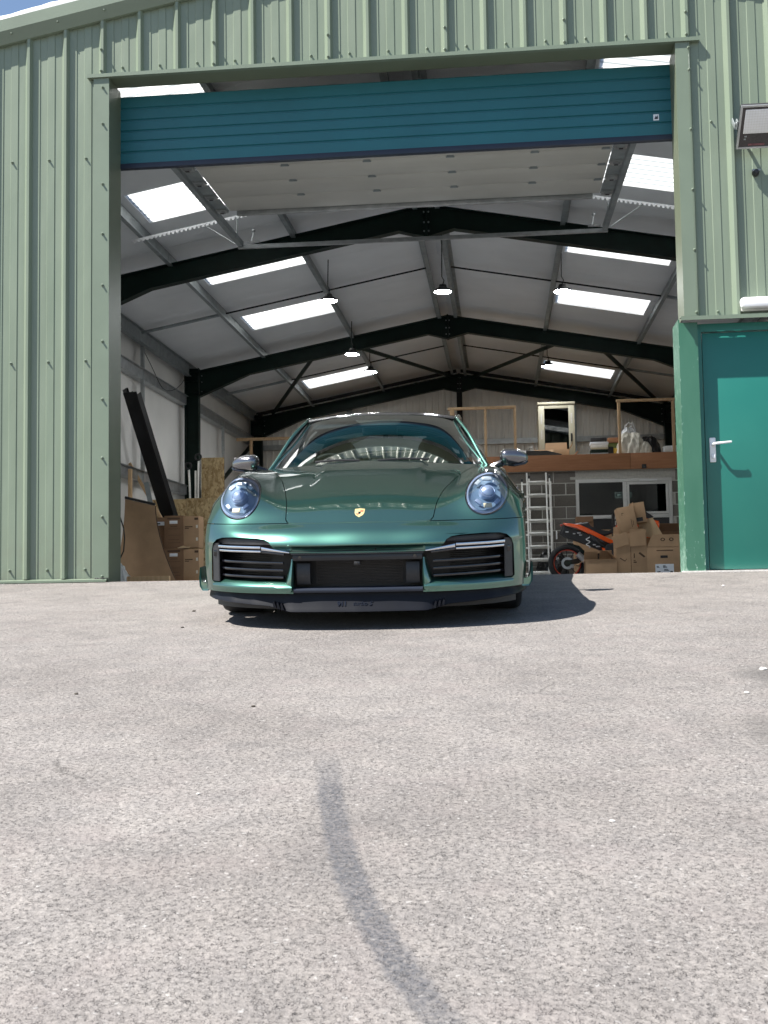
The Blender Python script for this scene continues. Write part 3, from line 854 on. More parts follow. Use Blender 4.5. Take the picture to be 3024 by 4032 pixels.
# ================================================================== MEZZANINE
wall = thing('block_wall', 'grey concrete block office wall under the mezzanine', 'wall', (0, 12.42, 0))
WX0, WX1, WZ0, WZ1 = 1.46, 3.21, .97, 1.945
obj('mortar_bed', MB().box((-.92, .0035, 0), (WX0, .10, 2.12)).box((WX1, .0035, 0), (4.24, .10, 2.12)).box((WX0, .0035, 0), (WX1, .10, WZ0)).box((WX0, .0035, WZ1), (WX1, .10, 2.12)), M['mortar'], wall)
def block(x0, x1, z0, z1):
    if x1-x0 < .05: return
    d = rnd.uniform(-.004, .003)
    obj('block', MB().cbox((x0, d, z0), (x1, .06, z1), .006), M['block'], wall)
for r in range(10):
    z0 = r*.2245 - .13
    x = -.92 - (.225 if r % 2 else 0) - .075
    while x < 4.22:
        a, b = max(x+.007, -.92), min(x+.443, 4.22)
        zz0, zz1 = max(0, z0+.007), min(z0+.2175, 2.115)
        if zz1-zz0 > .03 and b > a:
            if zz1 > WZ0 and zz0 < WZ1 and b > WX0-.02 and a < WX1+.02:
                if a < WX0-.02: block(a, min(b, WX0-.02), zz0, zz1)
                if b > WX1+.02: block(max(a, WX1+.02), b, zz0, zz1)
                if zz0 < WZ0 - .04 and b <= WX1 and a >= WX0: block(a, b, zz0, min(zz1, WZ0-.005))
            else: block(a, b, zz0, zz1)
        x += .45
obj('lintel', MB().cbox((WX0-.12, -.006, WZ1), (WX1+.06, .05, 2.0), .006), M['mortar'], wall)
win = thing('office_window', 'white framed two pane window in the block wall', 'window', (0, 12.40, 0))
fr = MB()
fr.cbox((1.44, -.012, 1.88), (3.22, .05, 1.945), .004).cbox((1.44, -.012, 1.20), (1.50, .05, 1.88), .004).cbox((3.155, -.012, .98), (3.22, .05, 1.88), .004)
fr.cbox((2.315, -.012, 1.20), (2.385, .05, 1.88), .004).cbox((1.50, -.012, 1.20), (3.155, .05, 1.265), .004)
obj('frame', fr, M['upvc'], win)
obj('sash', MB().cbox((2.39, -.022, 1.27), (3.15, .0-.004, 1.315), .004).cbox((2.39, -.022, 1.83), (3.15, -.004, 1.875), .004).cbox((2.39, -.022, 1.315), (2.43, -.004, 1.83), .004).cbox((3.105, -.022, 1.315), (3.15, -.004, 1.83), .004), M['upvc'], win)
obj('pane', MB().box((1.50, .012, 1.265), (2.315, .018, 1.88)), M['pane'], win)
obj('pane', MB().box((2.43, -.016, 1.315), (3.105, -.010, 1.83)), M['pane'], win)
obj('vent', MB().cbox((2.62, -.018, 1.895), (2.95, -.0125, 1.915), .002), M['white'], win)
obj('room_blind', MB().box((1.48, .12, 1.0), (2.32, .14, 1.95)), M['trim_grey'], win, label='dark blind behind the fixed pane')
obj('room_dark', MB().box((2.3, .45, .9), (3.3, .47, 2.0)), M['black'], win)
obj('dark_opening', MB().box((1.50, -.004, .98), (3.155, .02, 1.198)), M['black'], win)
ex = thing('exit_sign', 'small dark exit sign with white arrow seen behind the window mullion', 'sign', (2.18, 12.505, 1.60))
obj('plate', MB().cbox((0, 0, 0), (.30, .012, .095), .004), M['sign_lit'], ex)
obj('face', MB().box((.008, -.004, .008), (.292, -.001, .087)), M['trim_grey'], ex)
obj('arrow', MB().prism([(.03, .047), (.06, .075), (.06, .057), (.11, .057), (.11, .037), (.06, .037), (.06, .02)], 'y', -.008, -.005), M['sign_lit'], ex)
obj('arrow', MB().prism([(.27, .047), (.24, .075), (.24, .057), (.225, .057), (.225, .037), (.24, .037), (.24, .02)], 'y', -.008, -.005), M['sign_lit'], ex)

mz = thing('mezzanine', 'timber mezzanine deck with brown fascia board above the block wall', 'mezzanine', (0, 12.3, 2.1))
obj('fascia_board', MB().cbox((-.95, 0, .012), (2.46, .045, .315), .004), M['fascia'], mz)
obj('fascia_board', MB().cbox((2.464, 0, .012), (4.24, .045, .315), .004), M['fascia'], mz)
obj('deck', MB().box((-.95, .046, .285), (4.24, 5.4, .305)).box((-.95, .046, .06), (4.24, .12, .284)).box((-.95, 2.5, .06), (4.24, 2.6, .284)), M['pine'], mz)
obj('socket_box', MB().cbox((2.665, -.04, .015), (2.745, -.001, .095), .006), M['black'], mz)
obj('side_wall', MB().box((-.95, .14, -2.1), (-.90, 5.4, .05)), M['liner_gable'], mz)

def timber_frame(name, label, loc, parts, grp=None):
    t = thing(name, label, 'timber frame', loc, 0, grp)
    for n, lo, hi in parts: obj(n, MB().cbox(lo, hi, .003), M['pine'], t)
    return t
timber_frame('guard_frame', 'softwood guard frame on the mezzanine beside the bags', (2.26, 12.36, 2.41), [('post', (0, 0, 0), (.05, .075, .985)), ('post', (1.0, 0, 0), (1.05, .075, .985)), ('rail', (-.02, -.002, .987), (1.35, .077, 1.035))])
timber_frame('guard_frame', 'softwood guard frame on the mezzanine behind the car roof', (-.90, 12.36, 2.41), [('post', (0, 0, 0), (.085, .075, .93)), ('post', (.645, 0, 0), (.695, .075, .93)), ('post', (1.205, 0, 0), (1.255, .075, .93)), ('rail', (-.04, -.002, .932), (1.255, .077, .98))])
timber_frame('guard_frame', 'softwood guard frame at the far left corner of the shed', (-5.55, 15.75, 2.41), [('post', (0, 0, 0), (.06, .075, .92)), ('post', (1.5, 0, 0), (1.55, .075, .92)), ('post', (3.1, 0, 0), (3.15, .075, .92)), ('rail', (-.3, -.002, .922), (4.6, .077, .985))])
m2 = thing('store_platform', 'dark timber storage platform across the far left corner', 'mezzanine', (0, 15.7, 2.1))
obj('fascia_board', MB().cbox((-5.85, 0, .012), (-.98, .045, .315), .004), M['fascia'], m2)
obj('deck', MB().box((-5.85, .046, .285), (-.98, 2.0, .305)), M['pine'], m2)
obj('shade_sheet', MB().box((-5.85, .9, -2.1), (-.98, .95, .28)), M['black'], m2)  # no wall stands here; black sheet stands in for shade below the deck

# cabinet
cb = thing('server_cabinet', 'tall cream steel cabinet with a glazed door on the mezzanine', 'cabinet', (.80, 13.1, 2.406))
obj('case', MB().box((0, .05, 0), (.03, .65, 1.10)).box((.67, .05, 0), (.70, .65, 1.10)).box((.03, .62, 0), (.67, .65, 1.10)).box((.03, .05, 0), (.67, .62, .03)), M['cream'], cb)
obj('top_cover', MB().cbox((-.015, -.02, 1.10), (.715, .66, 1.145), .005), M['cream'], cb)
cd_ = obj('door', MB().cbox((.0, .005, .0), (.115, .046, 1.095), .003).cbox((.585, .005, .0), (.70, .046, 1.095), .003).cbox((.115, .005, 1.02), (.585, .046, 1.095), .003).cbox((.115, .005, 0), (.585, .046, .06), .003), M['cream'], cb)
obj('glazing', MB().box((.115, .02, .06), (.585, .026, 1.02)), M['pane'], cd_)
obj('handle', MB().cbox((.618, -.02, .36), (.652, .004, .52), .006), M['black'], cd_)
obj('vent_slot', MB().box((.045, .001, .72), (.07, .0045, .92)).box((.045, .001, .42), (.07, .0045, .60)).box((.63, .001, .72), (.655, .0045, .92)), M['mortar'], cd_, kind='stuff')
obj('interior', MB().box((.04, .5, .03), (.66, .52, 1.09)), M['black'], cb)
obj('shelf', MB().box((.12, .03, .60), (.58, .4, .69)), M['label_white'], cb)
obj('shelf', MB().box((.12, .03, .34), (.46, .4, .365)), M['label_white'], cb)

def wobble_sheet(mb, f, nu, nv):
    return mb.grid([[f(i/nu, j/nv) for j in range(nv+1)] for i in range(nu+1)])

def carton(name, label, loc, size, rotz=0, mat='card', flaps=(), open_top=True, grp=None, prints=(), cat='cardboard box', holes=()):
    """open carton: four walls, base, flaps as (side, length, angle)"""
    w, d, h = size
    t = thing(name, label, cat, loc, rotz, grp)
    th = .006
    b = MB().cbox((0, 0, 0), (w, th, h), .0015).cbox((0, d-th, 0), (w, d, h), .0015).cbox((0, th, 0), (th, d-th, h), .0015).cbox((w-th, th, 0), (w, d-th, h), .0015).box((th, th, .002), (w-th, d-th, .008))
    if not open_top: b.cbox((th, th, h-th), (w-th, d-th, h-.0005), .001)
    obj('carton', b, M[mat], t)
    for side, ln, ang, *rest in flaps:
        x0, x1 = (rest+[0, 1])[:2] if rest else (0, 1)
        if side == 'front': mm = rotm((w*x0, .003, h), (R(ang), 0, 0)); L = w*(x1-x0)
        elif side == 'back': mm = rotm((w*x1, d-.003, h), (R(ang), 0, R(180))); L = w*(x1-x0)
        elif side == 'left': mm = rotm((.003, d*x1, h), (R(ang), 0, R(-90))); L = d*(x1-x0)
        else: mm = rotm((w-.003, d*x0, h), (R(ang), 0, R(90))); L = d*(x1-x0)
        taper = L*.02
        f = MB().prism([(.002, 0), (L-.002, 0), (L-taper, ln), (taper, ln)], 'y', -.0025, .0025, mm)
        obj('flap', f, M[mat], t)
    for (x0, z0, x1, z1, mt) in prints:
        obj('print', MB().box((x0, -.0022, z0), (x1, -.0008, z1)), M[mt], t)
    for (x0, z0, x1, z1) in holes:
        obj('hand_hole', MB().cbox((x0, -.0025, z0), (x1, -.0005, z1), .0009), M['black'], t)
    return t

# on the mezzanine
carton('open_carton', 'torn open brown carton in front of the cream cabinet', (.70, 12.78, 2.406), (.66, .3, .17), R(-3), 'card', [('front', .12, 150, 0, .55), ('back', .17, 8, .3, .95), ('left', .17, 12), ('right', .14, 30)])
tr = thing('storage_tray', 'flat dark grey tray lying on the mezzanine edge', 'tray', (.50, 12.55, 2.406), R(2))
obj('body', MB().prism([(0, 0), (.74, 0), (.70, .06), (.42, .13), (.03, .12)], 'y', 0, .2), M['trim_grey'], tr)
obj('rim', MB().cbox((.02, -.008, .115), (.43, .21, .13), .004), M['black'], tr)
st = [('flat black case lying on top of the stack', .30, .08, 'black'), ('white box file second from the top of the stack', .34, .055, 'label_white'), ('white ream of paper in the middle of the stack', .32, .055, 'poly'), ('beige folder above the bottom two boxes', .31, .035, 'cream'), ('dark green box file in the stack', .31, .065, 'frame_green'), ('grey box file at the bottom of the stack', .33, .075, 'galv_dull')]
z = 2.406
for lb, w, h, mt in reversed(st):
    single('box_file', MB().cbox((-w/2, -.13, 0), (w/2, .13, h-.002), .006), M[mt], lb, 'box file', (1.93+rnd.uniform(-.012, .012), 12.8, z), rnd.uniform(-.06, .06), 'stack of files on the mezzanine')
    z += h
bx = single('wooden_box', MB().cbox((0, 0, 0), (.24, .2, .10), .004), M['fascia'], 'reddish brown box above the olive folder', 'box', (2.12, 12.95, 2.70))
single('folder_stack', MB().cbox((0, 0, 0), (.25, .2, .29), .006), M['green_card'], 'olive green folder stack under the reddish brown box', 'folder', (2.11, 12.96, 2.408))
single('yellow_box', MB().cbox((0, 0, 0), (.16, .12, .16), .004), M['yellow'], 'small yellow box between the files and the cloth', 'box', (2.20, 12.72, 2.406))
mn = thing('picture_frame', 'dark leaning frame beside the stack of files', 'frame', (2.05, 12.66, 2.406), R(15))
obj('panel', MB().cbox((0, 0, 0), (.16, .02, .20), .004, rotm((0, 0, 0), (R(-14), 0, 0))), M['black'], mn)
obj('foot', MB().box((.02, -.02, 0), (.14, .07, .012)), M['black'], mn)

def heap(name, label, cat, loc, sx, sy, sz, mat, seed, fold=.16, n=72, freq=2.6):
    rr = random.Random(seed)
    ph = [rr.uniform(0, 6.28) for _ in range(8)]
    mb = MB(); rows = []
    for i in range(n+1):
        a = 2*math.pi*i/n
        row = []
        for j in range(15):
            t_ = j/14
            rad = math.sin(t_*math.pi/2)**.72
            rg = lambda q: 1-2*abs(math.sin(q))**.6
            k = 1+fold*rad*(rg(2.5*a+ph[0]+2*t_)*.45+rg(5*a+ph[1]+freq*t_)*.40+rg(8.5*a+ph[2]-3*t_)*.30)
            zz = math.cos(t_*math.pi/2)**.85*(1+fold*.9*math.sin(3*a+ph[3])*(rad)+fold*.6*rg(4*a+ph[4]+4*t_)*rad+fold*.35*rg(9*a+ph[5]-5*t_)*rad)
            row.append((sx*rad*k*math.cos(a), sy*rad*k*math.sin(a), max(0, sz*zz)))
        rows.append(row)
    mb.grid(rows)
    return single(name, mb, M[mat], label, cat, loc, angle=60)
heap('dust_sheet', 'crumpled cream dust sheet heaped on the mezzanine edge', 'cloth', (2.52, 12.62, 2.406), .30, .2, .42, 'cloth', 3, .22)
heap('dust_sheet', 'smaller crumpled cloth bundle right of the cream heap', 'cloth', (2.75, 12.55, 2.406), .16, .14, .24, 'cloth', 5, .2)
heap('bin_bag', 'black plastic bin bag slumped behind the cloth bundle', 'bag', (2.88, 12.85, 2.406), .24, .18, .38, 'bin_bag', 8, .14)
bg = thing('carrier_bag', 'white plastic carrier bag with its handles standing up', 'bag', (2.50, 12.86, 2.406))
hb = heap('tmp', '', '', (0, 0, 0), .21, .14, .56, 'poly', 12, .12)
obj('bag', hb.data, M['poly'], bg); bpy.data.objects.remove(hb)
for s in (-1, 1):
    obj('handle', MB().tube([(-.03+s*.05, 0, .50), (.0+s*.055, 0, .60), (.05+s*.03, 0, .67), (.09+s*.02, 0, .60), (.10+s*.04, 0, .50)], .012, 6), M['poly'], bg)
fr_ = thing('foam_roll', 'white foam roll lying at the right end of the mezzanine', 'roll', (3.12, 12.65, 2.41))
obj('roll', MB().cbox((0, 0, 0), (.5, .2, .17), .05), M['poly'], fr_)
obj('wrap', MB().cbox((.12, -.004, -.002), (.30, .204, .174), .05), M['white'], fr_)
single('cable_bits', MB().tube([(0, 0, 0), (.03, .02, .08), (.05, .01, .14), (.02, 0, .10), (-.05, .02, .09)], .008, 5), M['poly'], 'pale curled cable end above the dark tray', 'cable', (.62, 12.8, 2.53))
single('pipe_offcut', MB().tube([(0, 0, 0), (.10, 0, .11)], .010, 6), M['fascia'], 'short brown stick leaning at the right foot of the cabinet', 'stick', (1.42, 12.7, 2.41))
single('speaker_box', MB().cbox((0, 0, 0), (.1, .1, .09), .006), M['black'], 'small black box behind the right door mirror', 'box', (.20, 12.7, 2.41))

# ================================================================== LADDER
ld = thing('ladder', 'aluminium double extension ladder leaning on the mezzanine edge', 'ladder', (.52, 11.62, 0))
lean = R(-11)
lm = rotm((0, 0, 0), (lean, 0, 0))
def lsec(x0, x1, y0, top, nm):
    for x in (x0, x1):
        obj('stile', MB().cbox((x-.014, y0, .0), (x+.014, y0+.055, top), .004, lm), M['alu'], ld)
        obj('foot' if nm == 0 else 'end_cap', MB().cbox((x-.018, y0-.005, -.0 if nm == 0 else top-.05), (x+.018, y0+.06, .06 if nm == 0 else top+.012), .004, lm), M['trim_grey'], ld)
    z = .2
    while z < top-.05:
        obj('rung', MB().cbox((x0+.014, y0+.012, z), (x1-.014, y0+.042, z+.030), .003, lm), M['alu'], ld)
        z += .245
lsec(.0, .355, .0, 2.10, 0)
lsec(.04, .42, .075, 2.06, 1)
lsec(-.09, .44, .15, 2.02, 1)

# ================================================================== MOTORBIKE
bk = thing('motorbike', 'orange and black sports motorbike seen from its rear wheel side', 'motorcycle', (1.10, 9.85, .0))
def torus(R0, r0, n=36, k=10, mm=None, flat=1.0):
    mb = MB(); rows = []
    for i in range(n):
        a = 2*math.pi*i/n
        row = []
        for j in range(k+1):
            b = 2*math.pi*j/k
            rad = R0+r0*math.cos(b)
            p = Vector((rad*math.cos(a), r0*flat*math.sin(b), rad*math.sin(a)))
            row.append(mm @ p if mm is not None else p)
        rows.append(row)
    return mb.grid(rows, closed_u=True)
for wx, rr_, nm in ((0.0, .315, 'rear'), (1.42, .30, 'front')):
    mm = rotm((wx, 0, rr_), (0, 0, 0))
    tr_ = .085 if nm == 'rear' else .06
    w = obj('wheel', torus(rr_-.048, .050, 40, 12, mm, tr_/.05), M['rubber'], bk, angle=60)
    obj('rim', torus(rr_-.095, .013, 40, 8, mm, 5.0), M['orange_rim'], w)
    obj('hub', MB().lathe([(.02, -.06), (.05, -.055), (.055, .05), (.02, .06)], 18, mm @ rotm((0, 0, 0), (R(90), 0, 0))), M['trim_grey'], w)
    bd = obj('brake_disc', MB().lathe([(.060, .062), (.100, .062), (.100, .068), (.060, .068), (.060, .062)], 28, mm @ rotm((0, 0, 0), (R(90), 0, 0)), cap=False), M['steel'], w)
    for i in range(10):
        a = 2*math.pi*i/10+.2
        obj('spoke', MB().tube([mm @ Vector((.05*math.cos(a), -.03, .05*math.sin(a))), mm @ Vector(((rr_-.10)*math.cos(a+.18), -.02, (rr_-.10)*math.sin(a+.18)))], .0075, 5), M['trim_grey'], w)
obj('caliper', MB().cbox((.05, -.10, .24), (.11, -.05, .31), .01), M['steel'], bk)
obj('swingarm', MB().prism([(-.04, .28), (-.04, .35), (.30, .42), (.56, .48), (.56, .36), (.2, .31)], 'y', -.13, -.09).prism([(-.04, .28), (-.04, .35), (.30, .42), (.56, .48), (.56, .36), (.2, .31)], 'y', .09, .13), M['black_gloss'], bk)
def plate(pts, y0, y1, c=.012):
    """prism in the bike plane with narrowed faces so that it reads as a moulded shell"""
    cx = sum(p[0] for p in pts)/len(pts); cz = sum(p[1] for p in pts)/len(pts)
    ins = [(cx+(p[0]-cx)*.90, cz+(p[1]-cz)*.86) for p in pts]
    mb = MB(); n = len(pts)
    vs = [(p[0], y0, p[1]) for p in ins]+[(p[0], y0+c, p[1]) for p in pts]+[(p[0], y1-c, p[1]) for p in pts]+[(p[0], y1, p[1]) for p in ins]
    fs = [tuple(range(n))[::-1], tuple(range(3*n, 4*n))]
    for k in range(3):
        fs += [(k*n+i, k*n+(i+1) % n, (k+1)*n+(i+1) % n, (k+1)*n+i) for i in range(n)]
    return mb.add(vs, fs)
obj('tail_fairing', plate([(-.06, .985), (.02, .975), (.22, .945), (.40, .86), (.66, .72), (.86, .62), (.80, .56), (.58, .655), (.36, .79), (.14, .905), (-.05, .955)], -.12, .10), M['orange'], bk, angle=40)
obj('side_cover', plate([(.36, .80), (.62, .66), (.80, .585), (.74, .52), (.60, .57), (.40, .70)], -.135, -.122, .004), M['black_gloss'], bk)
obj('knee_panel', plate([(.56, .56), (.72, .51), (.66, .38), (.60, .42)], -.15, -.10), M['orange'], bk)
obj('seat', plate([(.18, .965), (.34, .99), (.38, .93), (.50, .86), (.70, .83), (.86, .90), (.88, .84), (.62, .75), (.34, .86)], -.10, .10, .03), M['black'], bk, angle=40)
obj('white_hump', plate([(.12, .96), (.24, .985), (.32, .955), (.20, .935)], -.07, .07, .02), M['white'], bk, angle=40)
obj('tank', plate([(.78, .86), (.86, 1.0), (1.05, 1.05), (1.24, .98), (1.26, .82), (1.0, .74)], -.15, .15, .06), M['orange'], bk, angle=40)
obj('subframe', plate([(-.06, .95), (.30, .82), (.62, .63), (.58, .50), (.30, .62), (-.02, .74), (-.12, .80)], -.09, .09, .03), M['black'], bk)
obj('engine', plate([(.62, .62), (1.05, .70), (1.15, .45), (1.0, .22), (.66, .24), (.56, .42)], -.16, .16, .05), M['trim_grey'], bk)
obj('exhaust', MB().tube([(.9, -.18, .24), (.5, -.17, .22), (.3, -.19, .33), (.16, -.2, .46)], [.03, .035, .05, .052], 12), M['steel'], bk)
obj('front_fairing', plate([(1.18, 1.06), (1.50, .98), (1.56, .80), (1.36, .46), (1.02, .42), (1.16, .75)], -.16, .16, .05), M['orange'], bk, angle=40)
obj('screen', plate([(1.16, 1.07), (1.22, 1.2), (1.42, 1.06), (1.40, 1.0)], -.10, .10, .03), M['black_gloss'], bk)
obj('handlebar', MB().tube([(1.06, -.36, 1.02), (1.18, -.10, 1.06), (1.18, .10, 1.06), (1.06, .36, 1.02)], .014, 8), M['black'], bk)
for s in (-1, 1):
    obj('fork_leg', MB().tube([(1.42, s*.10, .30), (1.20, s*.10, 1.04)], .026, 10), M['steel'], bk)
obj('hugger', plate([(.0, .66), (.20, .60), (.36, .44), (.30, .43), (.16, .56), (0.0, .63)], -.07, .07, .02), M['black_gloss'], bk)
obj('tail_light', MB().cbox((-.10, -.05, .93), (-.06, .05, .965), .008), M['red'], bk)
obj('number_plate', MB().cbox((-.17, -.09, .72), (-.155, .09, .86), .003, rotm((0, 0, 0), (0, 0, 0))), M['upvc'], bk)
obj('spring', MB().tube([(.34+.03*math.cos(i*.9), -.14+.03*math.sin(i*.9), .74-.012*i) for i in range(16)], .008, 5), M['white'], bk)
for x, z, w in ((-.02, .82, .05), (.10, .79, .04), (.17, .80, .06), (.20, .765, .05), (.42, .60, .05), (.47, .57, .07)):
    obj('bracket', MB().cbox((x, -.105, z), (x+w, -.092, z+.02), .004), M['steel'], bk)

# ================================================================== CARTONS, right
carton('small_carton', 'low open carton with raised flaps in front of the motorbike wheel', (1.26, 7.9, 0), (.46, .34, .315), R(0), 'card', [('front', .02, 80), ('left', .20, 118), ('back', .15, -25, .0, .45), ('back', .17, -32, .5, .9), ('right', .16, -40)])
tl = carton('tall_carton', 'tall narrow carton with a centre seam between the small and big cartons', (1.715, 7.95, 0), (.455, .36, .70), R(0), 'card', [('front', .06, 4, .45, 1), ('back', .12, 5)])
for p in ((.215, .02, .222, .50), (.26, .33, .275, .40), (.255, .29, .285, .302), (.255, .26, .30, .278)):
    obj('print', MB().box((p[0], -.0022, p[1]), (p[2], -.0008, p[3])), M['card_print'], tl)
obj('tape_mark', MB().prism([(.33, .40), (.35, .42), (.43, .355), (.41, .335)], 'y', -.0022, -.0008).prism([(.05, .33), (.13, .28), (.16, .32), (.155, .325), (.13, .295), (.06, .34)], 'y', -.0022, -.0008), M['card_print'], tl, kind='stuff')
fl1 = obj('flap', MB().prism([(-.03, .47), (.19, .54), (.155, .72), (-.05, .66)], 'y', -.035, -.028), M['card'], tl)
fl2 = obj('flap', MB().prism([(.21, .50), (.44, .52), (.435, .76), (.215, .70)], 'y', -.022, -.014), M['card'], tl)
mk = carton('tilted_carton', 'tilted carton standing on top of the tall narrow carton', (1.83, 8.10, .70), (.25, .28, .40), 0, 'card', [('right', .05, 10)], open_top=False)
mk.rotation_euler = (R(-4), R(-9), R(4))
obj('print', MB().box((.05, -.0022, .30), (.08, -.0008, .31)).box((.05, -.0022, .27), (.056, -.0008, .2995)), M['card_print'], mk)
obj('print', MB().box((.17, -.0022, .08), (.178, -.0008, .20)), M['card_print'], mk); obj('print', MB().box((.195, -.0022, .10), (.203, -.0008, .18)), M['card_print'], mk)
m3 = carton('leaning_carton', 'carton with a cut out slot leaning behind the tilted carton', (2.0, 8.25, .86), (.22, .22, .31), 0, 'card', [], open_top=False)
m3.rotation_euler = (R(-3), R(-7), R(-4))
obj('slot', MB().box((.075, -.0025, .02), (.17, -.0005, .08)), M['black'], m3)
yb = single('card_sheet', MB().prism([(0, 0), (.30, -.05), (.13, .30), (-.12, .25)], 'y', 0, .008, rotm((0, 0, 0), (R(-12), R(0), 0))), M['card_light'], 'pale yellow cardboard sheet leaning behind the big carton', 'cardboard sheet', (2.20, 8.36, .665))
bgc = carton('big_carton', 'big carton with hand hole and white label next to the green door post', (2.17, 7.95, 0), (.56, .42, .50), 0, 'card', [('right', .15, 10), ('back', .16, 20)], holes=((.195, .325, .30, .362),))
obj('flap', MB().prism([(.005, .495), (.555, .495), (.555, .675), (.10, .675), (.075, .66)], 'y', -.004, .003), M['card'], bgc, label='raised front flap with two recycling marks')
for x in (.235, .36):
    obj('print', MB().prism([(x+.035*math.cos(a), .60+.026*math.sin(a)) for a in [i*math.pi/5 for i in range(10)]], 'y', -.0062, -.0045), M['card_print'], bgc)
    obj('print', MB().prism([(x+.018*math.cos(a), .60+.014*math.sin(a)) for a in [i*math.pi/4 for i in range(8)]], 'y', -.0076, -.0064), M['card'], bgc)
obj('print', MB().box((.14, -.0022, .43), (.38, -.0008, .442)), M['card_print'], bgc)
lb = obj('label', MB().box((.115, -.0035, .04), (.385, -.001, .235)), M['label_white'], bgc)
ink = MB()
for (x, z, w, h) in ((.135, .195, .03, .012), (.135, .18, .04, .008), (.225, .20, .04, .012), (.225, .182, .06, .012), (.24, .15, .06, .008), (.24, .135, .075, .008), (.14, .10, .05, .03), (.24, .10, .09, .008), (.33, .09, .04, .04), (.20, .095, .02, .02)):
    ink.box((x, -.0050, z), (x+w, -.0036, z+h))
obj('label_text', ink, M['ink'], lb, kind='stuff')
bk2 = carton('folded_carton', 'brown carton with raised flap behind the big carton', (2.42, 8.5, .50), (.40, .3, .25), R(6), 'card_dark', [('front', .14, 35), ('right', .16, 5)])
carton('carton', 'carton under the folded carton at the back of the pile', (2.42, 8.5, 0), (.42, .32, .495), R(6), 'card_dark', [], open_top=False)
carton('carton', 'pale carton supporting the cardboard sheet behind the tall carton', (1.80, 8.40, 0), (.42, .34, .66), 0, 'card', [], open_top=False)
carton('carton', 'dark topped carton on the pile in front of the block wall', (1.34, 11.0, .80), (.30, .26, .36), 0, 'card_dark', [('front', .1, 165)])
carton('carton', 'wide carton at the bottom of the pile by the block wall', (1.30, 10.98, 0), (.70, .36, .795), 0, 'card', [], open_top=False)
carton('carton', 'light carton with a black lid right of the dark topped carton', (1.66, 11.02, .80), (.30, .26, .12), 0, 'card', [], open_top=False)
cr = thing('plastic_crate', 'black slotted plastic crate in front of the office window', 'crate', (1.98, 11.0, .80))
obj('wall', MB().box((0, 0, 0), (.32, .012, .40)).box((0, .25, 0), (.32, .262, .40)).box((0, .013, 0), (.012, .249, .40)).box((.308, .013, 0), (.32, .249, .40)), M['black'], cr)
for k in range(2):
    for i in range(6):
        obj('slot', MB().prism([(.03+i*.045, .20+k*.10), (.047+i*.045, .20+k*.10), (.055+i*.045, .27+k*.10), (.038+i*.045, .27+k*.10)], 'y', -.003, -.0008), M['mortar'], cr)
bgk = heap('duffel_bag', 'dark kit bag on the floor behind the ladder', 'bag', (.95, 12.1, 0), .32, .2, .62, 'bin_bag', 21, .12)

# ================================================================== LEFT SIDE STORES
cs = thing('cardboard_sheet', 'large brown cardboard sheet bowed and leaning inside the left jamb', 'cardboard sheet', (-5.4, 6.5, 0))
mb = MB(); rows = []
for i in range(13):
    u = i/12
    row = []
    for j in range(13):
        v = j/12
        zt = 1.30 - .115*u
        xr = .42 + .40*(1-v)**1.7
        x = -.04 + (xr+.04)*u
        zb_ = .30*max(0, 1-u*2.3)**1.5 + .055
        zz = zb_ + (zt-zb_)*v
        row.append((x, .10*math.sin(v*2.3)+.22*(v) + .02*math.sin(3*u+2*v), zz))
    rows.append(row)
mb.grid(rows); n0 = len(mb.v)
obj('sheet', mb, M['card'], cs, angle=60)
obj('top_edge', MB().tube([(p[12][0], p[12][1]+.004, p[12][2]+.022) for p in rows], .020, 6), M['black'], cs)
obj('side_edge', MB().tube([(p[0]+.006, p[1]+.008, p[2]) for p in rows[12]], .008, 5), M['card_print'], cs)
heap('packing_foam', 'torn white packing wrap below the bowed cardboard sheet', 'packaging', (-5.42, 6.42, 0), .18, .1, .34, 'poly', 31, .2)
single('floor_batten', MB().cbox((0, 0, 0), (.9, .05, .16), .004), M['pine'], 'low timber batten on the floor along the cardboard sheet', 'batten', (-5.55, 6.40, 0), R(-2))
single('loose_hose', MB().tube([(0, 0, 1.0), (.05, 0, .85), (.065, 0, .7), (.05, 0, .52), (-.02, 0, .38)], .010, 6), M['cable'], 'black loose cable curving beside the cardboard sheet', 'cable', (-5.36, 6.36, .0))
# product cartons
for k, (z0, lbl) in enumerate(((0.115, 'lower brown appliance carton of the pair below the osb board'), (.635, 'upper brown appliance carton of the pair below the osb board'))):
    c1 = carton('appliance_carton', lbl, (-5.31, 8.35, z0), (.31, .3, .515), 0, 'card_dark', [], open_top=False, grp='appliance cartons', prints=((.05, .455, .255, .485, 'card_print'), (.10, .34, .21, .352, 'card_print'), (.06, .30, .26, .305, 'card_print'), (.06, .20, .26, .205, 'card_print'), (.06, .13, .24, .136, 'card_print'), (.06, .08, .26, .086, 'card_print')))
    hole = obj('handle_insert', MB().cbox((.085, -.006, .385), (.215, -.0005, .435), .0028), M['white'], c1)
    obj('recess', MB().cbox((.105, -.0085, .397), (.195, -.0065, .424), .0009), M['label_white'], hole)
    obj('side_carton', MB().cbox((.312, .0, 0), (.56, .30, .50), .003), M['card'], c1)
    obj('print', MB().box((.335, -.0022, .325), (.46, -.0008, .34)), M['card_print'], c1)
    obj('print', MB().box((.335, -.0022, .30), (.40, -.0008, .312)), M['card_print'], c1)
    obj('print', MB().box((.49, -.0022, .44), (.55, -.0008, .475)), M['card_print'], c1)
    for zz in (.36, .16):
        obj('sticker', MB().box((.515, -.0022, zz-.05), (.545, -.0008, zz)), M['cloth'], c1)
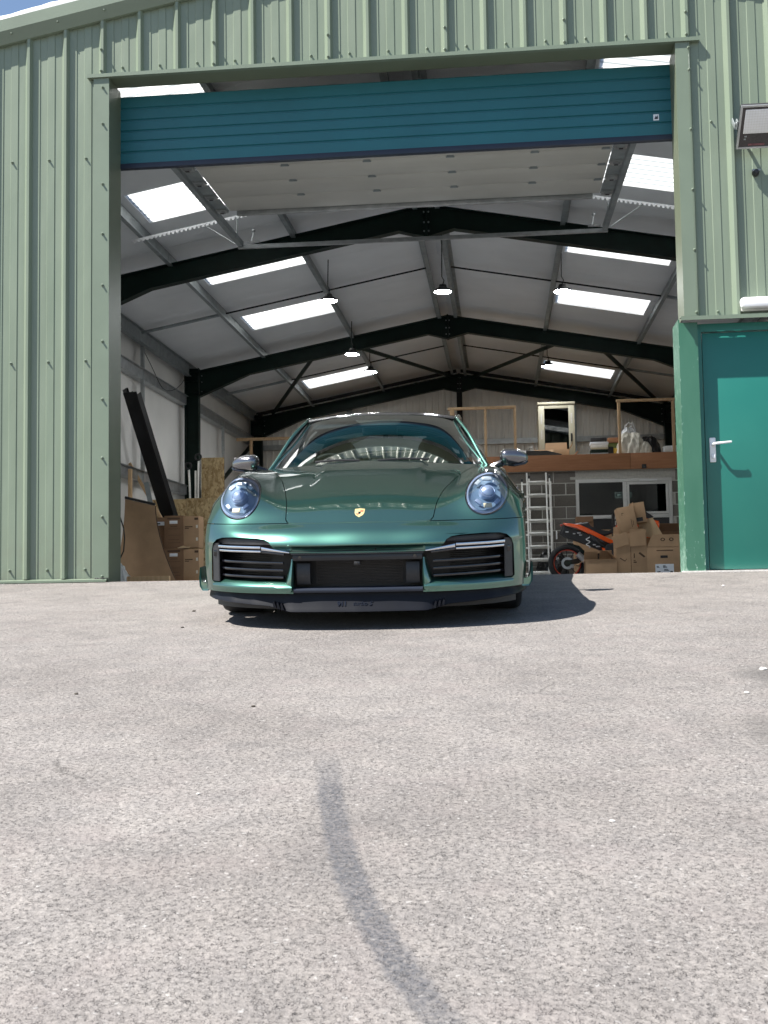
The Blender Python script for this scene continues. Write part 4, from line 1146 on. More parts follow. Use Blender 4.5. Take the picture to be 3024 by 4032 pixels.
single('packing_scrap', MB().prism([(0, 0), (.10, .035), (.16, .012), (.22, .018), (.20, -.005), (.02, -.008)], 'y', 0, .004), M['card_light'], 'small pale scrap of card sticking out between the two appliance cartons', 'scrap', (-5.10, 8.336, .635))
single('plinth_pallet', MB().box((-.1, 0, 0), (.7, .08, .10)).box((-.1, .30, 0), (.7, .38, .10)).box((-.1, 0, .1005), (.7, .38, .114)), M['pine'], 'timber pallet under the appliance cartons', 'pallet', (-5.31, 8.30, 0))
ca = carton('long_carton', 'dark carton with white label strip left of the appliance cartons', (-5.75, 8.55, 0), (.42, .3, 1.14), 0, 'card_dark', [], open_top=False)
obj('label', MB().box((.12, -.0035, 1.01), (.42, -.001, 1.07)), M['label_white'], ca)
obj('print', MB().box((.235, -.005, 1.028), (.26, -.0036, 1.046)), M['ink'], ca); obj('print', MB().box((.27, -.005, 1.028), (.315, -.0036, 1.05)), M['ink'], ca)
# osb
single('osb_board', MB().cbox((0, 0, 0), (.62, .018, 1.55), .002).cbox((.623, 0, 0), (1.12, .018, 1.56), .002) if False else MB().cbox((0, 0, 0), (.62, .018, 1.545), .002), M['osb'], 'wide low osb board behind the appliance cartons, left of its joint', 'board', (-6.0, 9.9, 0))
single('osb_board', MB().cbox((0, 0, 0), (.56, .018, 1.555), .002), M['osb'], 'wide low osb board below the tall one, right of the joint', 'board', (-5.375, 9.9, 0))
single('osb_board', MB().cbox((0, 0, 0), (.41, .018, 2.30), .002), M['osb'], 'tall upright osb board standing beside the dark column', 'board', (-5.22, 10.3, 0))
# leaning black steel section
dv = Vector((-5.25, 9.75, 0.0)) ; tp = Vector((-5.75, 8.05, 3.12))
ln_ = thing('steel_section', 'long black steel channel leaning against the left wall', 'steel beam', dv)
ax_ = (tp-dv); L = ax_.length; mmat = ax_.to_track_quat('Z', 'Y').to_matrix().to_4x4()
obj('channel', MB().box((-.125, -.06, 0), (.125, -.045, L), mmat).box((-.125, -.044, 0), (-.11, .06, L+.04), mmat).box((.11, -.044, 0), (.125, .06, L-.05), mmat).box((-.02, -.044, 0), (-.005, .05, L-.02), mmat), M['black_steel'], ln_, smooth=False)
obj('end_lip', MB().box((-.13, .061, L-.15), (-.09, .067, L+.04), mmat), M['black_steel'], ln_)
# props and offcuts
single('timber_prop', MB().cbox((-.025, -.02, 0), (.025, .02, 1.30), .002, rotm((0, 0, 0), (0, R(-30), 0))), M['pine'], 'softwood batten leaning diagonally against the left wall', 'batten', (-5.36, 8.75, .93))
single('timber_prop', MB().cbox((-.03, -.02, 0), (.03, .02, .50), .002), M['pine'], 'short upright softwood post in the left corner', 'batten', (-5.72, 7.9, 1.36))
single('steel_offcut', MB().box((-.04, 0, 0), (.04, .004, .75), rotm((0, 0, 0), (0, R(-12), 0))).box((-.04, .0045, 0), (-.036, .05, .75), rotm((0, 0, 0), (0, R(-12), 0))), M['galv_dull'], 'galvanised channel offcut leaning behind the cardboard', 'steel offcut', (-5.50, 8.5, .98))
# scaffold/curtain poles
for i, (dx, dz, tilt, lb) in enumerate(((0, 2.22, 4, 'leftmost pale pole with a ring end leaning on the dark column'), (.05, 2.18, 1.5, 'shorter pale pole between the two ring ended poles'), (.085, 2.38, .5, 'tall pale pole with a ring end'), (.12, 2.30, -2, 'rightmost pale pole leaning by the tall osb board'))):
    p = thing('pole', lb, 'pole', (-5.55+dx*.6, 11.0, 0), 0, 'poles leaning on the left column')
    x1 = -math.sin(R(tilt))*dz
    obj('tube', MB().tube([(0, 0, 0), (x1, .25, dz)], .020, 8), M['alu'], p)
    if i in (0, 2):
        obj('ring', torus(.055, .018, 18, 8, rotm((x1, .22, dz+.05))), M['black'], p)
    if i == 3: obj('sleeve', MB().tube([(x1*.86, .25*.86, dz*.86), (x1*.92, .25*.92, dz*.92)], .022, 8), M['orange'], p)

# ================================================================== HIGH BAY LAMPS
def high_bay(label, x, y, z):
    t = thing('high_bay_lamp', label, 'lamp', (x, y, z), 0, 'high bay lamps under the roof')
    obj('housing', MB().lathe([(.0, .10), (.05, .10), (.06, .06), (.11, .035), (.135, .010), (.135, 0), (.122, -.004)], 20, cap=False), M['black'], t)
    obj('diffuser', MB().lathe([(.121, -.003), (.09, -.008), (.0, -.010)], 20, cap=False), M['lamp_lit'], t)
    zt = zr(x, 5.05)-z
    obj('hook_cable', MB().tube([(0, 0, .10), (.02, 0, .16), (-.01, 0, .22), (0, 0, max(.28, zt))], .008, 5), M['cable'], t)
high_bay('lit round lamp hanging below the second left skylight', -2.42, 6.95, 4.15)
high_bay('lit round lamp hanging just below the middle rafter, left of the ridge', -2.56, 10.7, 4.14)
high_bay('lit round lamp at the right end of the farthest left skylight', -2.43, 12.45, 4.15)
high_bay('lit round lamp hanging under the ridge', -.735, 6.7, 4.15)
high_bay('lit round lamp at the left end of the second right skylight', .97, 6.95, 4.15)
high_bay('lit round lamp at the left end of the farthest right skylight', .985, 12.5, 4.15)

# ================================================================== LOOSE STONES ON THE ASPHALT
def pebble(label, x, y, r, mat='stone', flat=.6, seed=0):
    rr = random.Random(seed)
    bm = bmesh.new(); bmesh.ops.create_icosphere(bm, subdivisions=2, radius=1)
    mb = MB()
    vs = []
    for v in bm.verts:
        k = 1+rr.uniform(-.14, .14)
        vs.append((v.co.x*r*k*1.25, v.co.y*r*k, v.co.z*r*k*flat))
    bm.verts.index_update()
    mb.add(vs, [[v.index for v in f.verts] for f in bm.faces]); bm.free()
    single('pebble' if mat == 'stone' else 'debris', mb, M[mat], label, 'stone' if mat == 'stone' else 'debris', (x, y, .1*y + r*flat*.55), angle=40)
pebble('white stone at the right edge of the asphalt, nearest the door', 1.048, -4.664, .0125, seed=1)
pebble('pair stone slightly nearer the camera at the right edge', .879, -5.164, .008, seed=2)
pebble('pale stone on the asphalt right of the tyre mark', .245, -6.726, .0055, seed=3)
pebble('small pale stone left of the top of the tyre mark', -.802, -6.502, .0045, seed=4)
pebble('dark crumb on the asphalt below the left of the bumper', -.903, -5.356, .007, 'leaf', seed=5)
pebble('dark crumb far left on the asphalt', -1.666, -5.09, .007, 'leaf', seed=6)
pebble('tiny white stone in front of the steel door', 1.55, -1.2, .010, seed=7)
pebble('dark crumb beside the front left tyre', -1.95, -2.3, .010, 'leaf', seed=8)
pebble('dark crumb nearest the car on the left', -1.80, -3.1, .008, 'leaf', seed=9)

grit = MB()
gr_ = random.Random(44)
def grain(x, y, r):
    a = gr_.uniform(0, 6.28); zz = .1*y if y < 0 else 0
    pts = [(x+r*math.cos(a+k*2.1)*gr_.uniform(.7, 1.2), y+r*math.sin(a+k*2.1)*gr_.uniform(.7, 1.2), zz-.001) for k in range(3)]
    grit.add(pts+[(x, y, zz+r*gr_.uniform(.5, .9))], [(0, 1, 3), (1, 2, 3), (2, 0, 3)])
for _ in range(260):
    grain(gr_.uniform(-4.6, 2.6), -abs(gr_.gauss(0, .10))-.06, gr_.uniform(.003, .009))
for _ in range(420):
    grain(gr_.uniform(-4.5, 2.6), -gr_.uniform(.2, 7.6), gr_.uniform(.0015, .0042))
go = single('grit', grit, M['stone_grey'], 'loose grit scattered over the asphalt apron and along the wall foot', 'grit')
go['kind'] = 'stuff'
# ================================================================== THE CAR
car = thing('sports_car', 'metallic green sports car facing the camera on the sloping apron', 'car')
psi = R(-1.75); sl = math.atan(.1)
ay_ = Vector((math.sin(psi)*math.cos(sl), math.cos(psi)*math.cos(sl), math.sin(sl)))
ax_ = Vector((math.cos(psi), -math.sin(psi), 0)); az_ = ax_.cross(ay_)
cm = Matrix((ax_, ay_, az_)).transposed().to_4x4()
car.rotation_euler = cm.to_euler()
car.location = (-.771, -3.33, -.333)

def nspline(n, t):
    """natural cubic interpolation basis: len(t) x n, knots 0..n-1"""
    A = np.zeros((n, n)); B = np.zeros((n, n))
    A[0, 0] = A[-1, -1] = 1
    for i in range(1, n-1):
        A[i, i-1:i+2] = (1, 4, 1)
        B[i, i-1:i+2] = (6, -12, 6)
    K = np.linalg.solve(A, B)
    t = np.asarray(t, float); i = np.clip(t.astype(int), 0, n-2); f = t-i; g_ = 1-f
    W = np.zeros((len(t), n)); r = np.arange(len(t))
    W[r, i] += g_; W[r, i+1] += f
    return W + ((g_**3-g_)/6)[:, None]*K[i] + ((f**3-f)/6)[:, None]*K[i+1]

zc = [.20, .30, .42, .468, .53, .577]
c0 = [(0, .050, .20), (0, .036, .30), (0, .050, .418), (0, .030, .466), (0, .075, .53), (0, .165, .578), (0, .30, .647), (0, .50, .728), (0, .75, .797), (0, 1.0, .851), (0, 1.22, .890), (0, 1.42, .920)]
c1 = [(.20, y+(.010 if j < 6 else .006), z-.002) for j, (_, y, z) in enumerate(c0)]
c2 = [(.40, .070, .20), (.40, .055, .30), (.40, .072, .418), (.40, .055, .466), (.40, .100, .53), (.40, .195, .578), (.415, .32, .642), (.43, .51, .716), (.445, .76, .781), (.455, 1.01, .834), (.465, 1.24, .875), (.47, 1.46, .908)]
c3 = [(.58, .125, .20), (.58, .110, .30), (.58, .125, .418), (.58, .110, .466), (.575, .150, .53), (.565, .235, .578), (.555, .335, .648), (.56, .50, .730), (.58, .75, .789), (.595, 1.0, .834), (.605, 1.25, .868), (.615, 1.53, .898)]
c4 = [(.73, .210, .20), (.73, .195, .30), (.73, .205, .418), (.73, .190, .468), (.725, .215, .53), (.718, .275, .582), (.712, .355, .665), (.716, .455, .752), (.726, .60, .828), (.740, .90, .872), (.745, 1.2, .880), (.745, 1.6, .888)]
c5 = [(.85, .335, .20), (.85, .322, .30), (.85, .325, .418), (.848, .318, .470), (.843, .336, .53), (.837, .375, .584), (.830, .435, .660), (.824, .525, .733), (.826, .68, .788), (.842, .94, .822), (.852, 1.22, .826), (.842, 1.6, .822)]
c6 = [(.908, .475, .20), (.911, .465, .30), (.911, .465, .418), (.909, .462, .470), (.905, .475, .53), (.901, .505, .586), (.897, .56, .640), (.896, .65, .692), (.900, .80, .728), (.908, .99, .742), (.911, 1.2, .735), (.898, 1.6, .70)]
c7 = [(.918, .664, .20), (.922, .641, .28), (.925, .636, .36), (.927, .645, .425), (.929, .665, .49), (.931, .697, .55), (.933, .736, .60), (.935, .808, .66), (.936, .895, .70), (.936, 1.01, .717), (.934, 1.19, .672), (.925, 1.383, .345)]
c5 = [(x+(.007 if j < 6 else .002), y, z) for j, (x, y, z) in enumerate(c5)]
c6 = [(x+(.015 if j < 6 else .010 if j < 8 else .003), y, z) for j, (x, y, z) in enumerate(c6)]
c7 = [(x+.012, y, z) for x, y, z in c7]
cols = [c0, c1, c2, c3, c4, c5, c6, c7]
def fold(c):
    out = list(c[:3])
    x, y, z = c[2]; k = .014*max(0, 1-abs(x)/.62)
    out[2] = (x, y+k, z)
    x, y, z = c[3]
    d = 1 if x < .8 else .5
    out += [(x, y+.004*d, z-.010), (x, y+.0005, z+.012)] + list(c[4:])
    return out
cols = [fold(c) for c in cols]
full = [[(-x, y, z) for x, y, z in c] for c in cols[:0:-1]] + cols
P = np.array(full)                                   # 15 x 13 x 3
SEG_U, SEG_V = 12, 12
tu = np.linspace(0, 14, 14*SEG_U+1); tv = np.linspace(0, 12, 12*SEG_V+1)
S = np.einsum('ai,ijk,bj->abk', nspline(15, tu), P, nspline(13, tv))
# raised centre of the bonnet between two creases
xx, yy = np.abs(S[:, :, 0]), S[:, :, 1]
xcr = .300 + .035*np.clip((yy-.5)/.9, 0, 1)
kk = np.clip((xcr+.020-xx)/.040, 0, 1); kk = kk*kk*(3-2*kk)
fade = np.clip((yy-.50)/.55, 0, 1); fade = fade*fade*(3-2*fade)
S[:, :, 2] += .013*kk*fade*(S[:, :, 2] > .6)
du = np.gradient(S, axis=0); dv_ = np.gradient(S, axis=1)
N = np.cross(du, dv_); N /= np.linalg.norm(N, axis=2, keepdims=True)
if N[84, 60, 2] < 0: N = -N
nu, nv = S.shape[:2]
Vout = [Vector(p) for p in S.reshape(-1, 3)]
Nout = [Vector(p) for p in N.reshape(-1, 3)]
tris = []
for i in range(nu-1):
    for j in range(nv-1):
        a, b, c, d = i*nv+j, (i+1)*nv+j, (i+1)*nv+j+1, i*nv+j+1
        tris += [(a, b, c), (a, c, d)]
SKIN = BVHTree.FromPolygons(Vout, tris)
def front(x, z, off=0):
    """point on the front skin seen from ahead, moved forward by off"""
    h = SKIN.ray_cast(Vector((x, -1, z)), Vector((0, 1, 0)), 3)
    return Vector((x, h[0].y - off, z)) if h[0] else Vector((x, .4, z))
def top(x, y, off=0):
    h = SKIN.ray_cast(Vector((x, y, 2)), Vector((0, 0, -1)), 3)
    return Vector((x, y, h[0].z + off)) if h[0] else Vector((x, y, .6))

def solid_skin():
    inner = (S - N*.006).reshape(-1, 3)
    vs = [tuple(p) for p in S.reshape(-1, 3)] + [tuple(p) for p in inner]
    o = nu*nv; fs = []
    for i in range(nu-1):
        for j in range(nv-1):
            q = (i*nv+j, (i+1)*nv+j, (i+1)*nv+j+1, i*nv+j+1)
            fs.append(q); fs.append(tuple(k+o for k in q[::-1]))
    ring = [i*nv for i in range(nu)] + [(nu-1)*nv+j for j in range(1, nv)] + [i*nv+nv-1 for i in range(nu-2, -1, -1)] + [j for j in range(nv-2, 0, -1)]
    for a, b in zip(ring, ring[1:]+ring[:1]): fs.append((b, a, a+o, b+o))
    me = bpy.data.meshes.new('skin'); me.from_pydata(vs, [], fs)
    bm = bmesh.new(); bm.from_mesh(me); bmesh.ops.recalc_face_normals(bm, faces=bm.faces[:]); bm.to_mesh(me); bm.free()
    return me
def boolean(me, cutter, op):
    a = bpy.data.objects.new('a', me); COL.objects.link(a)
    cme = bpy.data.meshes.new('c'); cme.from_pydata(cutter.v, [], cutter.f)
    bm = bmesh.new(); bm.from_mesh(cme); bmesh.ops.recalc_face_normals(bm, faces=bm.faces[:]); bm.to_mesh(cme); bm.free()
    b = bpy.data.objects.new('b', cme); COL.objects.link(b)
    md = a.modifiers.new('m', 'BOOLEAN'); md.operation = op; md.object = b; md.solver = 'EXACT'
    dg = bpy.context.evaluated_depsgraph_get()
    out = bpy.data.meshes.new_from_object(a.evaluated_get(dg))
    bpy.data.objects.remove(a); bpy.data.objects.remove(b)
    return out
def finish(me, mat):
    """smooth shading copied from the uncut skin, so cuts leave no shading marks"""
    me.materials.clear(); me.materials.append(mat)
    me.polygons.foreach_set('use_smooth', [True]*len(me.polygons))
    nrm = [None]*len(me.loops)
    cache = {}
    for p in me.polygons:
        for li in p.loop_indices:
            vi = me.loops[li].vertex_index
            if vi not in cache:
                loc, fn, idx, dist = SKIN.find_nearest(me.vertices[vi].co)
                if dist < .0012:
                    tr = tris[idx]
                    w = poly_3d_calc([Vout[k] for k in tr], loc)
                    n_ = Nout[tr[0]]*w[0]+Nout[tr[1]]*w[1]+Nout[tr[2]]*w[2]
                    cache[vi] = n_.normalized()
                else: cache[vi] = None
            n_ = cache[vi]
            nrm[li] = n_ if n_ is not None and n_.dot(p.normal) > .6 else p.normal.copy()
    me.normals_split_custom_set(nrm)
    return me

skin = solid_skin()
def hood_outline(e):
    """bonnet outline in plan; e > 0 grows it"""
    r = [(.0, .168), (.20, .174), (.375, .192), (.398, .204), (.412, .235), (.43, .40), (.47, .62), (.54, .95), (.625, 1.22), (.685, 1.42), (.70, 1.62)]
    out = [(x+(e if i > 2 else 0), y-(e if i < 5 else 0)) for i, (x, y) in enumerate(r)]
    return out + [(-x, y) for x, y in out[::-1][:-1]]
hood_in = MB().prism(hood_outline(-.0022), 'z', .52, 1.2)
hood_out = MB().prism(hood_outline(.0022), 'z', .52, 1.2)
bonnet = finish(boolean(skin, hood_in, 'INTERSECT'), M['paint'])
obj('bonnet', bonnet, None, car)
rest = boolean(skin, hood_out, 'DIFFERENCE')
half = [(0, .418), (.36, .420), (.42, .424), (.450, .436), (.468, .458), (.485, .482), (.51, .496), (.56, .503), (.70, .508), (.775, .505), (.815, .494), (.842, .470), (.854, .430), (.857, .262), (.840, .248), (.42, .243), (.36, .236), (.352, .19), (.352, .10), (0, .10)]
cut = half + [(-x, z) for x, z in half[::-1] if x > 0]
rest = boolean(rest, MB().prism(cut, 'y', -.4, .62), 'DIFFERENCE')
HX, HZ, HR, HRZ = .716, .724, .126, .124
for s in (-1, 1):
    el = [(s*(HX+HR*math.cos(a)+.16*HRZ*math.sin(a)), HZ+HRZ*math.sin(a)) for a in [2*math.pi*i/64 for i in range(64)]]
    rest = boolean(rest, MB().prism(el, 'y', -.2, .75), 'DIFFERENCE')
low = MB().box((-1.2, -.5, -.2), (1.2, .80, .5755))
bumper = finish(boolean(rest, low, 'INTERSECT'), M['paint'])
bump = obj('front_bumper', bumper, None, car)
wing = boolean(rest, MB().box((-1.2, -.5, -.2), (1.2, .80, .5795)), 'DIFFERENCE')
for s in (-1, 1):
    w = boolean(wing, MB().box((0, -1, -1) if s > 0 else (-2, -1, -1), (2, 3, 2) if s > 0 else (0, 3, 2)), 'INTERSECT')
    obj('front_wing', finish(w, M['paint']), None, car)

# green ledges and fins of the lower intakes
for s in (-1, 1):
    rows = []
    for i in range(25):
        x = .36 + (.85-.36)*i/24
        p = front(s*x, .236)
        rows.append([(s*x, p.y-.004, .215), (s*x, p.y-.012, .232), (s*x, p.y-.006, .244), (s*x, p.y+.05, .270), (s*x, p.y+.11, .290)])
    obj('intake_ledge', MB().grid(rows), M['paint'], bump, angle=50)
    f = MB()
    rows = []
    for j in range(11):
        z = .208 + .180*j/10
        wdt = .030*(1-j/10)**1.3 + .010
        y = front(s*.36, min(z, .41)).y
        rows.append([(s*(.352), y+.10, z), (s*.352, y+.006, z), (s*(.352+wdt*.35), y-.010+.012*j/10, z), (s*(.352+wdt), y+.004, z), (s*(.352+wdt*1.9), y+.06, z), (s*(.352+wdt*2.2), y+.11, z)])
    f.grid(rows)
    f.add(rows[-1], [tuple(range(6))])
    obj('intake_fin', f, M['paint'], bump, angle=60)
    # corner winglet: thick at the strip, turning upright to a thin tip
    sec = [(.880, .236), (.905, .190), (.945, .188), (.963, .212), (.969, .260), (.968, .318), (.962, .322), (.956, .268), (.948, .242), (.930, .234)]
    rows = []
    for d_, sc_ in ((.006, .86), (0, 1.0), (.11, 1.0), (.116, .9)):
        cx_, cz_ = .94, .24
        rows.append([(s*(cx_+(x-cx_)*sc_), .405+(x-.88)*.75+max(0, z-.24)*.35+d_, cz_+(z-cz_)*sc_) for x, z in sec+sec[:1]])
    obj('corner_winglet', MB().grid(rows).add(rows[0][:-1], [tuple(range(len(sec)))]), M['paint'], bump, angle=50)
    obj('corner_step', MB().cbox((s*.90-.03, .49, .205), (s*.90+.03, .60, .225), .006), M['black_gloss'], bump)
# round tow eye cover and small washer
def on_front(x, z, r, off, n=20, name='disc', mat='paint', parent=None, ring=None):
    mb = MB()
    rs = [0, r*.55, r*.92, r] if ring is None else [ring, (ring+r)/2, r]
    of = [off, off, off, off-.0012] if ring is None else [off*.4, off, off*.4]
    rows = []
    for k in range(n+1):
        a = 2*math.pi*k/n
        rows.append([front(x+q*math.cos(a), z+q*math.sin(a), o) for q, o in zip(rs, of)])
    mb.grid(rows)
    return obj(name, mb, M[mat], parent, angle=50)
on_front(-.372, .447, .0195, .0012, name='tow_eye_cover', mat='paint', parent=bump)
on_front(-.372, .447, .0212, .0004, name='tow_eye_gap', mat='black', parent=bump, ring=.0198)
on_front(.10, .436, .005, .001, 8, 'sensor_dot', 'black', bump)

# cavity behind the openings
def plan_y(x): return front(x, .28).y if abs(x) > .86 else .036+.0
fy = {}
for i in range(61):
    x = -.92+1.84*i/60
    fy[i] = (x, float(np.interp(abs(x), [0, .2, .40, .58, .73, .85, .91], [.036, .046, .055, .11, .195, .322, .465])))
def ypl(x): return float(np.interp(abs(x), [0, .2, .40, .58, .73, .85, .91], [.036, .046, .055, .11, .195, .322, .465]))
rows = []
for i in range(41):
    x = -.87+1.74*i/40
    rows.append([(x, ypl(x)+.16, .10), (x, ypl(x)+.165, .52)])
obj('radiator', MB().grid(rows), M['black'], car)
rf = MB()
for s in (-1, 1):
    for k in range(16):
        z = .27+k*.0105
        rf.tube([(s*x, ypl(x)+.148, z) for x in (.50, .58, .66, .72)], .0018, 4)
    for k in range(15): rf.box((-.24, .17, .245+k*.0085), (.24, .173, .2475+k*.0085))
obj('radiator_fins', rf, M['black_gloss'], car, kind='stuff')
rows = []
for i in range(41):
    x = -.88+1.76*i/40
    rows.append([(x, ypl(x)+.016, .511 if .455 < abs(x) < .85 else .428), (x, ypl(x)+.16, .515)])
obj('intake_roof', MB().grid(rows), M['black'], car)
def bar(name, x0, x1, z0, z1, h0, h1, dep, mat, off=0, n=14, rnd_=.3):
    rows = []
    for i in range(n+1):
        t_ = i/n; x = x0+(x1-x0)*t_; z = z0+(z1-z0)*t_; h = (h0+(h1-h0)*t_)/2
        y = ypl(x)+off
        rows.append([(x, y+dep, z+h), (x, y+.25*h, z+h), (x, y, z+h*.35), (x, y, z-h*.35), (x, y+.25*h, z-h), (x, y+dep, z-h), (x, y+dep, z+h)])
    mb = MB().grid(rows)
    mb.add(rows[0][:6], [tuple(range(6))]); mb.add(rows[-1][:6], [tuple(range(6))])
    return obj(name, mb, M[mat], car, angle=50)
for s in (-1, 1):
    bar('light_bar', s*.535, s*.805, .452, .455, .013, .014, .05, 'chrome', -.004)
    bar('light_bar', s*.535, s*.805, .430, .433, .010, .011, .05, 'chrome', .002)
    bar('light_bar', s*.37, s*.530, .424, .446, .006, .018, .05, 'chrome', .000)
    bar('light_bar_lower', s*.40, s*.530, .415, .428, .010, .012, .05, 'black_gloss', .004)
    bar('upper_louvre', s*.485, s*.815, .480, .486, .026, .036, .06, 'trim_grey', .026)
    for z in (.373, .333, .294):
        bar('louvre', s*.41, s*.80, z-.008, z, .012, .012, .04, 'black_gloss', .025)
    rows = []
    for j in range(9):
        z = .258+.215*j/8
        rows.append([(s*x, ypl(x)-.003+(.006 if k in (0, 3) else 0), z) for k, x in enumerate((.800, .806, .842, .850))] + [(s*.850, ypl(.85)+.08, z)])
    corner = obj('corner_trim', MB().grid(rows).grid([[(s*.800, ypl(.80)+.003, z_), (s*.800, ypl(.80)+.10, z_)] for z_ in (.258, .473)]), M['trim_grey'], car, angle=40)
    obj('sensor', MB().cbox((s*.825-.011, ypl(.825)-.010, .398), (s*.825+.011, ypl(.825)+.0, .432), .003), M['black_gloss'], corner)
    bar('duct_block', s*.335, s*.262, .305, .305, .115, .115, .08, 'trim_grey', .03, 6)
# centre strip, camera, lip
bar('centre_strip', -.352, .352, .395, .395, .032, .032, .05, 'trim_grey', .002, 20)
for s in (-1, 1):
    obj('parking_sensor', MB().lathe([(.0105, 0), (.0105, .003), (.0, .004)], 14, rotm((s*.312, ypl(.312)+.002, .395), (R(90), 0, 0))), M['black_gloss'], car)
cam_o = obj('camera_pod', MB().cbox((-.016, .040, .352), (.016, .075, .372), .004), M['trim_grey'], car)
obj('camera_lens', MB().lathe([(.006, 0), (.005, .003), (0, .0035)], 12, rotm((0, .0395, .360), (R(90), 0, 0))), M['black_gloss'], cam_o)
bar('lower_lip', -.352, .352, .216, .216, .022, .022, .12, 'navy', -.002, 20)
bar('top_seam', -.36, .36, .4155, .4155, .005, .005, .02, 'black_gloss', -.004, 20)

# black splitter with stepped underside
rows = []
for i in range(81):
    x = -.935+1.87*i/80; a = abs(x)
    y = float(np.interp(a, [0, .2, .385, .42, .58, .73, .85, .91, .935], [.030, .038, .055, .070, .115, .200, .330, .475, .62]))
    zb = float(np.interp(a, [0, .37, .395, .50, .80, .935], [.098, .099, .104, .128, .145, .152]))
    inset = float(np.interp(a, [0, .36, .45, .935], [0, 0, .02, .02]))
    rows.append([(x, y+.08, .205), (x, y+.034, .201), (x, y+.030, .178), (x, y-.004+inset, zb+.020), (x, y-.010+inset, zb+.004), (x, y+.004+inset, zb), (x, y+.35, zb+.015)])
obj('front_splitter', MB().grid(rows), M['splitter'], car, angle=35)
for s in (-1, 1):
    for k in range(3):
        xk = .405+.022*k
        obj('splitter_gill', MB().prism([(s*xk, .112+.006*k), (s*(xk+.012), .150+.004*k), (s*(xk+.020), .146+.004*k), (s*(xk+.016), .112+.006*k)], 'y', ypl(xk)-.004, ypl(xk)+.05), M['splitter'], car)
def text_mesh(txt, size, shear, mat_at, depth=.0015, spacing=1.0, bold=0.0):
    cu = bpy.data.curves.new('t', 'FONT'); cu.body = txt; cu.size = size; cu.shear = shear; cu.extrude = depth; cu.space_character = spacing; cu.offset = bold; cu.align_x = 'LEFT'
    to = bpy.data.objects.new('t', cu); COL.objects.link(to)
    dg = bpy.context.evaluated_depsgraph_get()
    me = bpy.data.meshes.new_from_object(to.evaluated_get(dg))
    bpy.data.objects.remove(to)
    me.transform(mat_at)
    return me
for txt, x, sz, sh, bo in (('911', -.112, .036, 0, .0014), ('turbo S', -.028, .036, .35, .0)):
    me = text_mesh(txt, sz, sh, rotm((x, .0350, .134), (R(61), 0, 0)), spacing=.95, bold=bo)
    me.materials.clear(); me.materials.append(M['black_gloss'])
    obj('badge_lettering', me, None, car)

# headlights
for s in (-1, 1):
    cx = s*HX
    n = 48
    def el(r, off, n=n): return [front(cx+HR*r*math.cos(2*math.pi*k/n)+s*.16*HRZ*r*math.sin(2*math.pi*k/n), HZ+HRZ*r*math.sin(2*math.pi*k/n), off) for k in range(n+1)]
    lens = MB()
    prf = [(.0, .026), (.25, .025), (.5, .021), (.72, .015), (.86, .009), (.94, .005)]
    lens.grid([[el(r, o)[k] for r, o in prf] for k in range(n+1)])
    hl = obj('headlight', lens, M['lens_glass'], car, angle=80)
    e1, e2, e3, e4 = el(.925, .004), el(.945, .008), el(.985, .003), el(1.0, -.012)
    obj('bezel', MB().grid([[e1[k], e2[k], e3[k], e4[k]] for k in range(n+1)]), M['black_gloss'], hl, angle=50)
    r0, r1, r2_, r3 = el(.925, .002), el(.86, -.004), el(.84, -.010), el(.84, -.02)
    obj('inner_ring', MB().grid([[r0[k], r1[k], r2_[k], r3[k]] for k in range(n+1)]), M['lamp_ring'], hl, angle=60)
    bk_ = [(.85, -.010), (.80, -.035), (.70, -.065), (.40, -.085), (0, -.088)]
    obj('bucket', MB().grid([[el(r, o)[k] for r, o in bk_] for k in range(n+1)]), M['lamp_in'], hl, angle=60)
    nd = Vector((s*.18, -.80, .57)).normalized()
    ctr = front(cx, HZ, -.05)
    pm = nd.to_track_quat('Z', 'Y').to_matrix().to_4x4(); pm.translation = ctr
    obj('projector', MB().lathe([(.046, -.02), (.046, .010), (.042, .016), (.038, .014)], 24, pm, cap=False), M['lamp_ring'], hl)
    obj('projector_lens', MB().lathe([(.038, .010), (.034, .020), (.022, .029), (.0, .033)], 24, pm, cap=False), M['lamp_ring'], hl)
    for ang, col_ in ((45, 'lamp_led'), (135, 'lamp_led'), (90, 'lamp_led'), (225, 'lamp_ring'), (315, 'lamp_ring')):
        a = R(ang); wv = .028 if ang == 90 else .020
        p = front(cx+.074*math.cos(a), HZ+.076*math.sin(a), -.028)
        mm = nd.to_track_quat('Z', 'Y').to_matrix().to_4x4() @ Matrix.Rotation(0, 4, 'Z'); mm.translation = p
        obj('led_block', MB().cbox((-wv, -.011, -.006), (wv, .011, .008), .003, mm @ Matrix.Rotation(R(ang-90) if ang != 90 else 0, 4, 'Z')), M[col_], hl)
    p = front(cx+.0, HZ-.072, -.022)
    mm = nd.to_track_quat('Z', 'Y').to_matrix().to_4x4(); mm.translation = p
    obj('reflector', MB().cbox((-.024, -.015, -.004), (.024, .015, .004), .003, mm), M['amber'], hl)

